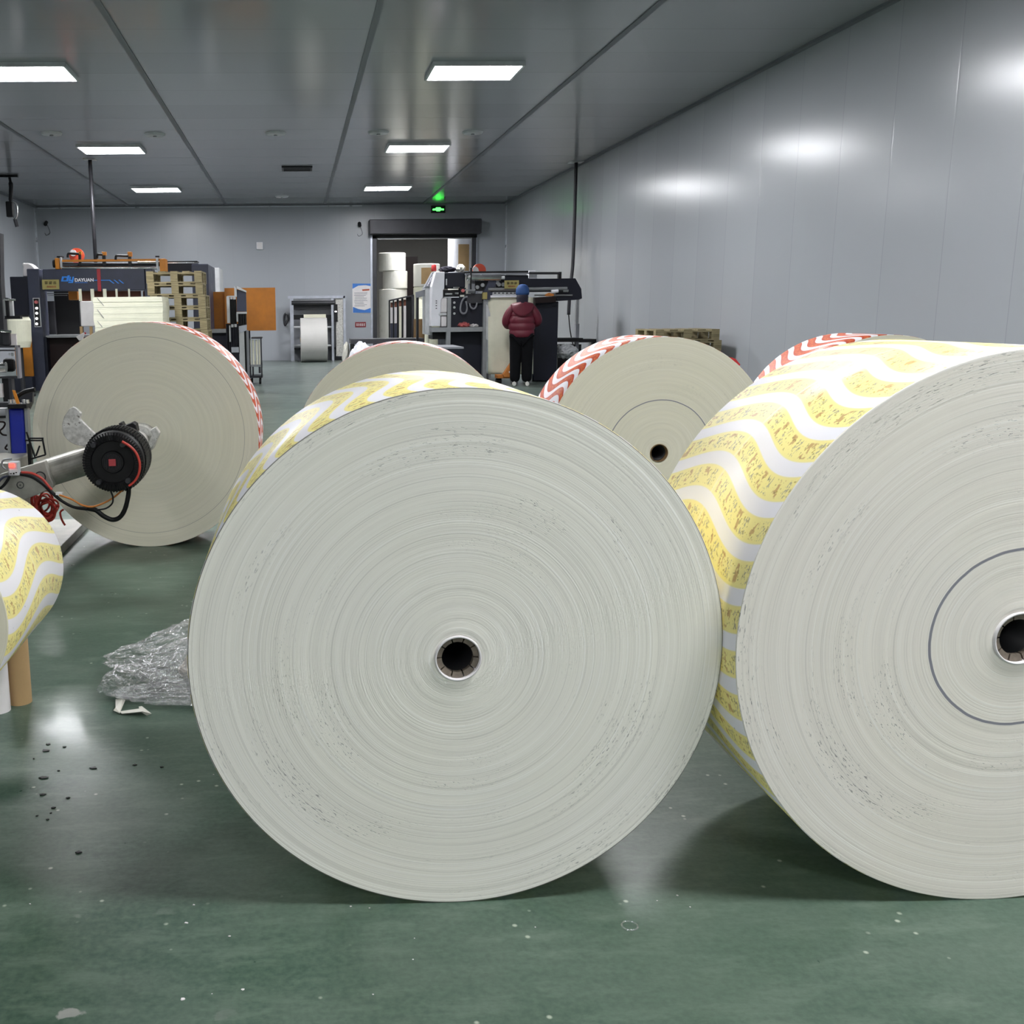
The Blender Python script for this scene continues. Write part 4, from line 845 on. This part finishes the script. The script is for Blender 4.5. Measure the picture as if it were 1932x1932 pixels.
# nose and ears belong to the head
q = len(V); V += [(0, .145, 1.6), (-.098, .03, 1.61), (.098, .03, 1.61)]; R_ += [.014, .016, .016]; E_ += [(5, q), (5, q+1), (5, q+2)]
skin('body', V, E_, R_, 0, 'skin', u)
for s_ in (-1, 1): MB().lathe([(.001, -.01), (.01, -.006), (.012, 0), (.01, .006), (.001, .01)], (s_*.032, .122, 1.62), 10).build('eye', 'ink', u, local=True)
MB().bar((-.025, .128, 1.55), (.025, .128, 1.55), .008, .008).build('mouth', 'redink', u, local=True)
JV = [(0, .0, .86), (0, 0, .98), (0, 0, 1.1), (0, 0, 1.24), (0, 0, 1.36), (0, .0, 1.45), (-.15, 0, 1.39), (-.25, -.01, 1.27), (-.29, .01, 1.13), (-.24, .16, 1.06), (-.17, .28, 1.09), (.15, 0, 1.39), (.25, -.01, 1.27), (.29, .01, 1.15), (.24, .16, 1.09), (.17, .28, 1.13)]
JE = [(0, 1), (1, 2), (2, 3), (3, 4), (4, 5), (4, 6), (6, 7), (7, 8), (8, 9), (9, 10), (4, 11), (11, 12), (12, 13), (13, 14), (14, 15)]
JR = [(.16, .13), (.17, .14), (.18, .14), (.19, .15), (.17, .13), (.08, .08), (.095, .095), (.085, .085), (.08, .08), (.075, .075), (.06, .06), (.095, .095), (.085, .085), (.08, .08), (.075, .075), (.06, .06)]
jk = skin('jacket', JV, JE, JR, 0, 'jacket', u)
# quilted torso of the jacket
v = []; nz, na = 44, 40
for i in range(nz+1):
    z = .86+.50*i/nz; k = i/nz; puff = .022*abs(math.sin(PI*(z-.86)/.125))**.6
    sh = 1-.12*max(0, k-.75)/.25; rx = (.185+.035*math.sin(PI*min(1, k*1.1)))*sh+puff*.8; ry = (.155+.012*math.sin(PI*k))*sh+puff
    if i == 0: rx *= .9; ry *= .9
    for j in range(na): A = 2*PI*j/na; v.append((rx*math.cos(A), ry*math.sin(A), z))
MB().add(v, [(i*na+j, i*na+(j+1) % na, (i+1)*na+(j+1) % na, (i+1)*na+j) for i in range(nz) for j in range(na)]+[tuple(range(na-1, -1, -1)), tuple(range(nz*na, (nz+1)*na))]).build('jacket_body', 'jacket', u, smooth=True, local=True)
hd = MB(); v = []
for i in range(9):
    for j in range(17):
        A = PI+PI*j/16; k = i/8; r = .19*math.sin(k*PI*.5+.2); v.append((r*math.cos(A)*.95, -.06+.13*math.sin(A)*(1-.25*k)-.04, 1.46-.2*k**1.3*abs(math.sin(A))-.03*k))
hd.add(v, [(i*17+j, i*17+j+1, (i+1)*17+j+1, (i+1)*17+j) for i in range(8) for j in range(16)])
hh = hd.build('hood', 'jacket', u, smooth=True, local=True); s2 = hh.modifiers.new('s', 'SOLIDIFY'); s2.thickness = .02
MB().lathe([(.10, 1.42), (.10, 1.47), (.104, 1.55), (.10, 1.60), (.08, 1.605)], (0, .01, 0), 24, 'z').build('collar', 'collar', u, smooth=True, local=True)
TV = [(0, 0, .92), (-.09, 0, .84), (-.1, .01, .5), (-.105, -.01, .055), (.09, 0, .84), (.1, .01, .5), (.105, -.01, .055)]
skin('trousers', TV, [(0, 1), (1, 2), (2, 3), (0, 4), (4, 5), (5, 6)], [.15, .14, .112, .095, .14, .112, .095], 0, 'trousers', u)
MB().lathe([(.102, 1.60), (.113, 1.60), (.12, 1.65), (.112, 1.715), (.08, 1.765), (.04, 1.785), (.001, 1.79)], (0, .035, 0), 32, 'z').build('cap', 'cap', u, smooth=True, local=True)
for s_ in (-1, 1):
    mb = MB(); v = []
    for i in range(9):
        k = i/8; yy = -.1+.28*k; w = .045*(1-.3*abs(k-.55)*1.4); h = .085-.05*k
        for j in range(8): A = 2*PI*j/8; v.append((s_*.115+w*math.cos(A), yy, max(.002, h/2+h/2*math.sin(A)+.003)))
    mb.add(v, [(i*8+j, i*8+(j+1) % 8, (i+1)*8+(j+1) % 8, (i+1)*8+j) for i in range(8) for j in range(8)]+[tuple(range(7, -1, -1)), tuple(range(64, 72))])
    mb.build('shoe', 'shoe', u, smooth=True, local=True)
# ------------------------------------------------------------------ unwind stand on the left
t = thing('unwind_stand', 'grey steel unwind stand with black finned motor and blue cylinder, left of the cream roll', 'machine', (-1.7, 5.3, 0))
HX, HZ = -.866, .655
# motor drum with cooling fins
dm = MB().lathe([(.001, 4.80), (.05, 4.80), (.054, 4.812), (.098, 4.812), (.102, 4.80), (.128, 4.80), (.142, 4.82), (.144, 4.87), (.135, 4.875), (.135, 4.99), (.15, 4.995), (.151, 5.03), (.14, 5.04), (.001, 5.04)], (HX, 0, HZ), 64).build('motor_drum', 'rubber', t, smooth=False)
fn = MB()
for k in range(64):
    A = 2*PI*k/64; c, s_ = math.cos(A), math.sin(A)
    fn.bar((HX+.104*c, 4.797, HZ+.104*s_), (HX+.14*c, 4.803, HZ+.14*s_), .004, .006)
    fn.bar((HX+.146*c, 4.865, HZ+.146*s_), (HX+.146*c, 5.0, HZ+.146*s_), .004, .018)
fn.build('cooling_fins', 'rubber', dm)
gr = MB()
for k in range(11): x = HX-.035+.007*k; h = .04*math.sqrt(max(.1, 1-((k-5)/6)**2)); gr.box(x-.001, x+.001, 4.796, 4.801, HZ-h, HZ+h)
gr.build('grille', 'darksteel', dm); MB().box(HX-.016, HX+.016, 4.79, 4.797, HZ-.016, HZ+.016).build('red_sticker', 'fanred', dm)
for (x, z) in ((-.08, .085), (.055, .085), (-.065, -.09), (.07, -.085)): MB().cyl((HX+x, 4.77, HZ+z), (HX+x, 4.82, HZ+z), .012, 10).build('bolt', 'darksteel', dm)
MB().cyl((HX, 5.04, HZ), (HX, 5.2, HZ), .05, 24).cyl((HX, 5.2, HZ), (HX, 5.32, HZ), .098, 48).build('drive_wheel', 'rubber', t)
MB().cyl((HX, 5.32, HZ), (HX, 5.62, HZ), .055, 24).cyl((HX, 5.62, HZ), (HX, 5.75, HZ), .085, 32).build('chuck', 'dirtysteel', t)
MB().cyl((HX, 5.75, HZ-.01), (HX, 5.89, HZ-.01), .048, 24).build('shaft', 'chrome', t)
poly(t, 'hooked_bracket', 'dirtysteel', [(283, 812), (293, 806), (301, 818), (292, 838), (272, 856), (268, 848), (282, 832), (287, 820)], 5.5, .06, bevel=.004)
poly(t, 'clamp_block', 'black', [(222, 812), (226, 804), (223, 799), (229, 797), (233, 804), (250, 797), (256, 801), (259, 815), (245, 822), (226, 820)], 5.1, .08, bevel=.004)
poly(t, 'curved_bracket', 'dirtysteel', [(131, 771), (137, 768), (144, 771), (153, 780), (150, 791), (165, 805), (180, 820), (184, 835), (170, 846), (159, 843), (141, 839), (132, 834), (126, 829), (120, 821), (117.5, 812), (117, 800), (121, 786)], 5.2, .035, bevel=.004)
MB().cyl(at(75, 897, 5.12), at(180, 864, 5.12), .07, 32).build('arm', 'armsteel', t, smooth=False)
hp = poly(t, 'pivot_plate', 'armsteel', [(-14, 905), (0, 895), (50, 880), (84, 870), (92, 895), (101, 914), (99, 921), (40, 946), (0, 936), (-14, 930)], 5.0, .05, bevel=.004)
for (x, y, r_) in ((38.5, 915, .018), (76, 900, .028)): p = at(x, y, 5.0); MB().lathe([(r_*.8, 0), (r_*.8, -.004), (r_, -.004), (r_, 0)], p, 24).cyl(p, p+Vector((0, -.006, 0)), r_*.2, 8).build('pivot_ring', 'darksteel', hp)
MB().box(-1.72, -1.42, 5.1, 5.5, .07, .62).build('pedestal', 'armsteel', t, .01); MB().box(-2.3, -1.345, 3.75, 6.5, 0, .055).build('base_plate', 'armsteel', t, .004)
# cylinder
c0 = at(33, 770, 5.5); c1 = at(42, 922, 5.5)
cy = MB().bar(c1, c0, .075, .075).build('blue_cylinder_body', 'blue', t, .01)
for dx in (-.049, .049): MB().bar(c1+Vector((dx, 0, 0)), c0+Vector((dx, 0, 0)), .016, .05).build('tie_plate', 'steel', t)
part(t, 'cylinder_cap', 'black', (14, 762, 50, 771, 5.42, .12), bevel=.004); part(t, 'cap_bar', 'darksteel', (-10, 760, 15, 769, 5.45, .08))
for x in (20, 26, 46, 51): p = at(x, 761, 5.46); MB().cyl(p, p+Vector((0, 0, .02)), .012, 8).build('hex_nut', 'chrome', t)
poly(t, 'mounting_bracket', 'darksteel', [(33, 742), (62, 736), (61, 760), (55, 773), (46, 773), (44, 762), (30, 762)], 5.6, .03)
wire(t, 'black_hose', 'black', [(28, 752), (38, 744), (50, 738), (66, 735)], 5.4, .012)
poly(t, 'orange_strap', 'orange', [(23, 736), (28, 737), (31, 745), (37, 762), (31, 762), (27, 750)], 5.35, .01)
tf = MB()
for a_, b_ in (((56, 827), (82, 827)), ((57, 831), (80, 831)), ((80, 827), (86, 858)), ((86, 858), (58, 866)), ((56, 827), (58, 866)), ((50, 815), (62, 850)), ((62, 850), (66, 862)), ((75, 841), (68, 860)), ((48, 831), (56, 831))):
    tf.bar(at(*a_, 5.3), at(*b_, 5.3), .008, .008)
tf.build('bracket_frame', 'black', t); part(t, 'valve_block', 'black', (52, 838, 58, 878, 5.32, .04))
part(t, 'side_cabinet', 'ltgrey', (-40, 771, 23, 868, 5.75, .3)); part(t, 'dark_band', 'black', (-40, 785, 23, 789, 5.72, .03))
wire(t, 'air_line', 'maroon', [(-5, 796), (6, 796), (9.5, 800), (6, 807), (0, 813), (5, 820), (17, 822), (21, 828), (15, 838), (10, 845), (14, 848), (25, 848), (24, 862)], 5.6, .005)
part(t, 'controller', 'ltgrey', (15, 872, 34, 898, 4.95, .05), bevel=.004); part(t, 'display', 'screen', (17, 875, 27, 882, 4.944, .006)); 
part(t, 'controller_face', 'whitepaper', (18, 886, 33, 896, 4.944, .006)); part(t, 'controller_slots', 'black', (18.5, 893, 22, 894.5, 4.94, .005), (24.5, 892, 27, 895, 4.94, .005), (29, 891, 32, 892.5, 4.94, .005))
wire(t, 'grey_lead', 'steel', [(12, 886), (5, 880), (4, 872), (10, 867), (22, 866)], 4.97, .005)
wire(t, 'blue_lead', 'navy', [(-6, 914), (2, 904), (10, 899), (17, 899)], 4.95, .006); wire(t, 'black_lead', 'black', [(-6, 926), (6, 917), (15, 905), (18, 898)], 4.94, .007)
for k in range(3):
    wire(t, 'main_cable', 'rubber', [(38, 893+k), (60, 898+k), (80, 910+k*1.5), (100, 930+k), (118, 946), (140, 957), (165, 959+k), (180, 962+k)], 4.93-k*.008, .007)
wire(t, 'thick_cable', 'rubber', [(165, 959), (180, 962), (196, 974), (212, 980.5), (226, 976), (236, 960), (242, 935), (243, 918)], 4.9, .0115)
wire(t, 'red_lead', 'hose', [(40, 891), (60, 893), (78, 902), (90, 915), (98, 924)], 4.9, .006)
wire(t, 'red_fan_lead', 'hose', [(230, 833), (245, 842), (257, 855), (263.5, 874), (262, 893), (254, 908), (243, 917)], 4.76, .006)
wire(t, 'brown_lead', 'jack', [(112, 934), (135, 942), (155, 953), (175, 956), (198, 948), (215, 938), (232, 924), (243, 916)], 4.86, .0045)
wire(t, 'thin_lead', 'rubber', [(208, 905), (209, 925), (213, 938), (211.5, 950), (200, 959), (183, 962)], 4.84, .004)
part(t, 'cable_connector', 'whitepaper', (105, 929, 117, 934, 4.9, .02))
# upper frame with chrome roller at the very edge
t2 = thing('roller_frame', 'dark steel roller frame with a chrome roller end at the left edge', 'machine', (-1.75, 6.2, 0))
YF = 6.2
part(t2, 'frame_bar', 'darksteel', (-20, 652, 34, 656, YF, .04), (-20, 710, 37, 714, YF, .04), (-20, 660, 30, 662.5, YF+.02, .03)); poly(t2, 'frame_post', 'greypaint', [(28, 652), (33, 652), (37, 714), (33, 714)], YF-.01, .06)
p = at(8, 693, YF-.02); q = at(-60, 693, YF-.02); MB().cyl(q, p+Vector((.012, 0, 0)), .03, 28).build('chrome_roller', 'chrome', t2, smooth=False); part(t2, 'sheave', 'rubber', (4, 676, 27, 702, YF+.1, .05), bevel=.02)
part(t2, 'lit_slot', 'ltgrey', (22, 659, 26, 663, YF+.05, .01), (21, 665, 26, 672, YF+.05, .01), (16.5, 666, 18.5, 671, YF+.05, .01)); part(t2, 'upright', 'black', (5, 714, 22, 762, YF+.05, .08)); part(t2, 'upright_edge', 'darksteel', (17, 714, 23, 760, YF, .05)); part(t2, 'white_plate', 'whitepaper', (-10, 724, 4, 750, YF, .03)); part(t2, 'lower_leg', 'darksteel', (-22, 714, -10, 999, YF+.05, .08))
poly(t2, 'tall_post', 'darksteel', [(-20, 440), (0, 440), (1, 520), (6, 600), (9, 652), (-20, 652)], YF+.05, .08)
part(t2, 'clamp_post', 'black', (10.5, 562, 16, 598, YF, .03)); rod(t2, 'clamp_handle', 'chrome', 7, 565, 29, 566, YF, .006); part(t2, 'steel_post', 'ltgrey', (17, 567, 24, 596, YF+.02, .03), (7, 566, 10.5, 600, YF+.02, .03)); part(t2, 'clamp_base', 'black', (9, 596, 38, 602, YF, .05)); 
rod(t2, 'lower_handle', 'chrome', 2, 624, 21, 626, YF-.03, .008); part(t2, 'handle_boss', 'darksteel', (2, 625, 18, 652, YF, .04), bevel=.01); part(t2, 'printed_strip', 'whitepaper', (19, 630, 31, 651, YF+.03, .01))
# red hose coil under the stand
t = thing('red_hose_coil', 'tangled red air hose hanging under the unwind stand at the left', 'hose', tuple(at(85, 960, 5.35)))
rnd = random.Random(21)
mb = MB()
for k in range(9):
    cx, cy_ = 86+rnd.uniform(-9, 9), 955+rnd.uniform(-8, 10); rx, ry = rnd.uniform(9, 24), rnd.uniform(9, 24); ph = rnd.uniform(0, 6); pts = []
    for i in range(13):
        A = ph+i*2*PI/12*rnd.uniform(.96, 1.04); pts.append(at(cx+rx*math.cos(A)*rnd.uniform(.9, 1.1), cy_+ry*math.sin(A), 5.4+.06*math.sin(A*2+k)))
    mb.tube(pts, .0055, 7, 4)
mb.tube([at(x, y, 5.36) for x, y in ((62, 930), (60, 945), (64, 960), (72, 975), (84, 982), (98, 980), (104, 965), (106, 955), (112, 954))], .008, 8)
mb.tube([at(x, y, 5.33) for x, y in ((72, 935), (68, 955), (76, 972), (90, 978), (100, 970))], .008, 8)
mb.build('coils', 'hose', t, smooth=True)
wire(t, 'loose_end', 'hose', [(120, 961), (114, 966), (115, 976), (119, 985), (123, 991)], 5.8, .006)
MB().box(*sorted((at(56, 935, 5.5).x, at(66, 935, 5.5).x)), 5.5, 5.54, .056, .5).build('hanger_post', 'red', t)
t = thing('torn_paper_piece', 'small torn piece of white paper stuck to the upper left rim of the cream roll', 'paper scrap', tuple(at(150, 635, 5.88)))
poly(t, 'torn_sheet', 'whitepaper', [(143, 635.5), (158, 627), (160, 630), (155.5, 640), (149, 643), (146, 639)], 5.885, .012, bevel=.003); poly(t, 'red_underside', 'red', [(157, 630), (160, 626.5), (163, 629), (159, 632)], 5.888, .008)
# ------------------------------------------------------------------ small roll support and tubes
t = thing('roll_support', 'dark steel support with a shaft holding the small yellow roll at the left edge', 'stand', (-1.0, 2.45, 0))
MB().cyl((-1.0, 2.42, .56), (-1.0, 3.15, .56), .022, 24).build('shaft', 'steel', t); MB().box(-1.06, -.94, 2.38, 2.46, .03, .62).build('upright', 'darksteel', t, .005); MB().box(-1.35, -.93, 2.3, 2.52, 0, .03).build('foot_plate', 'darksteel', t)
for (x0, x1, yb, mm_, lab, Yt) in ((11, 55, 1332, 'kraft', 'brown cardboard tube standing on the floor under the small yellow roll', 3.42), (-32, 14, 1348, 'whitepaper', 'white cardboard tube standing at the left edge beside the brown tube', 3.345)):
    p = at((x0+x1)/2, yb, Yt); r_ = (at(x1, yb-30, Yt).x-at(x0, yb-30, Yt).x)/2
    t = thing('cardboard_tube', lab, 'tube', (p.x, Yt+r_, 0), 'cardboard tubes under the small roll'); hgt = .28
    MB().lathe([(r_-.006, 0), (r_, 0), (r_, hgt), (r_-.006, hgt), (r_-.006, 0)], (0, 0, 0), 48, 'z').build('tube_wall', mm_, t, smooth=False, local=True)
    MB().lathe([(r_-.0065, hgt-.001), (r_+.0004, hgt+.0005), (r_+.0004, hgt-.004)], (0, 0, 0), 48, 'z').build('cut_edge', 'kraft', t, local=True)
# ------------------------------------------------------------------ plastic film on the floor
t = thing('plastic_film_heap', 'crumpled clear plastic film lying on the floor left of the centre roll', 'plastic film', (-.3, 3.62, 0))
def shell(name, m, cx, cy, rx, ry, rz, seed, amp, parent, cz=0., sub=(90, 40), tilt=0., point=0.):
    NU, NV = sub; v = []
    for i in range(NV+1):
        for j in range(NU):
            th = PI*i/NV; ph = 2*PI*j/NU; q = Vector((math.sin(th)*math.cos(ph), math.sin(th)*math.sin(ph), math.cos(th)))
            r1 = 1-abs(noise.noise(q*2.6+Vector((seed, 0, 0)))); r2 = 1-abs(noise.noise(q*6.5+Vector((0, seed, 0)))); r3 = 1-abs(noise.noise(q*15+Vector((0, 0, seed))))
            k = .72+amp*(r1*.5+r2*.32+r3*.18)
            x = q.x*rx*k; sh = 1.
            if point and q.x < 0: sh = max(.12, 1-point*(-q.x)**1.2)
            y = q.y*ry*k*sh; z = max(q.z*rz*k*sh+cz, .004+.006*r3) 
            v.append((cx+x, cy+y, z+tilt*x))
    f = [(i*NU+(j+1) % NU, i*NU+j, (i+1)*NU+j, (i+1)*NU+(j+1) % NU) for i in range(NV) for j in range(NU)]
    return MB().add(v, f).build(name, m, parent, smooth=False)
shell('outer_film', 'film', -.30, 3.72, .44, .34, .15, 2.2, .36, t, cz=.06, point=.7)
shell('inner_film', 'film', -.24, 3.70, .36, .27, .11, 5.1, .42, t, cz=.045, point=.5)
shell('lower_film', 'film', -.26, 3.46, .36, .12, .04, 8.4, .5, t, cz=.02, point=.3)
shell('gathered_end', 'film', -.60, 3.50, .10, .07, .06, 11.4, .5, t, cz=.045, sub=(60, 30))
shell('paper_inside', 'skinpaper', -.17, 3.66, .30, .2, .09, 7.7, .3, t, cz=.04, sub=(40, 20))
tw = at(192, 1287, 3.5); MB().tube([(-.64, 3.5, .05), (tw.x+.03, 3.5, tw.z+.02), (tw.x, 3.5, .035), (tw.x-.005, 3.48, .03)], .012, 10, 5).build('twisted_tip', 'film', t, smooth=True)
tp = MB(); a = at(222, 1316, 3.42)
for pts in ([(218, 1320), (232, 1318), (236, 1322), (226, 1346), (214, 1341), (218, 1336)], [(226, 1343), (268, 1337), (270, 1343), (230, 1347)], [(262, 1334), (268, 1333), (286, 1347), (277, 1350), (264, 1342)]):
    v = []
    for i, (x, y) in enumerate(pts):
        d = RT*((x-CX)/F)-UP*((y-CY)/F)+FW; zz = .004+.012*((i*7) % 3)/2; k = (zz-H)/d.z; v.append(Vector((0, 0, H))+d*k)
    tp.add(v, [tuple(range(len(v)))])
tq = tp.build('tape_strips', 'foil', t); s3 = tq.modifiers.new('s', 'SOLIDIFY'); s3.thickness = .002
# ------------------------------------------------------------------ debris on the floor
def ground(x, y, z=0.): d = RT*((x-CX)/F)-UP*((y-CY)/F)+FW; return Vector((0, 0, H))+d*((z-H)/d.z)
rnd = random.Random(31); mb = MB()
def chip(mb, p, s_, h):
    n_ = rnd.randint(4, 6); a0 = rnd.uniform(0, 6); v = []
    for zz in (.0005, h):
        for k in range(n_): A = a0+2*PI*k/n_; r = s_*rnd.uniform(.45, 1); v.append((p.x+r*math.cos(A), p.y+r*.7*math.sin(A), zz))
    mb.add(v, [tuple(range(n_-1, -1, -1)), tuple(range(n_, 2*n_))]+[(i, (i+1) % n_, n_+(i+1) % n_, n_+i) for i in range(n_)])
for (x, y, s_) in ((92, 1405, 8), (88, 1417, 13), (122, 1410, 6), (176, 1450, 10), (83, 1468, 13), (80, 1500, 8), (100, 1525, 6), (96, 1535, 3), (128, 1506, 6), (90, 1547, 5), (148, 1609, 8), (254, 1444, 6), (305, 1448, 5), (70, 1540, 3), (110, 1455, 4), (64, 1432, 3)): chip(mb, ground(x, y), s_*.0014, .003)
o = mb.build('dark_chips', 'black'); tag(o, 'scattered dark chips on the green floor at the lower left', 'floor debris', kind='stuff')
mb = MB()
for (x, y, s_) in ((57, 1706, 4), (352, 1742, 8), (366, 1708, 5), (433, 1767, 6), (458, 1868, 7), (400, 1876, 3), (662, 1711, 5), (697, 1714, 4), (782, 1771, 3), (779, 1811, 4), (704, 1877, 4), (345, 1886, 9), (403, 1462, 4), (1240, 1700, 4), (1278, 1690, 5), (1302, 1712, 5), (1010, 1750, 3)): chip(mb, ground(x, y), s_*.0007, .0018)
o = mb.build('pale_chips', 'whitepaper'); tag(o, 'scattered tiny pale chips on the green floor in front of the rolls', 'floor debris', kind='stuff')
t = thing('clear_lid', 'small clear plastic ring on the floor in front of the two big rolls', 'ring', tuple(ground(1188, 1748)))
MB().lathe([(.017, 0), (.019, .002), (.017, .004), (.015, .002), (.017, 0)], (0, 0, 0), 24, 'z').build('ring', 'film', t, local=True)
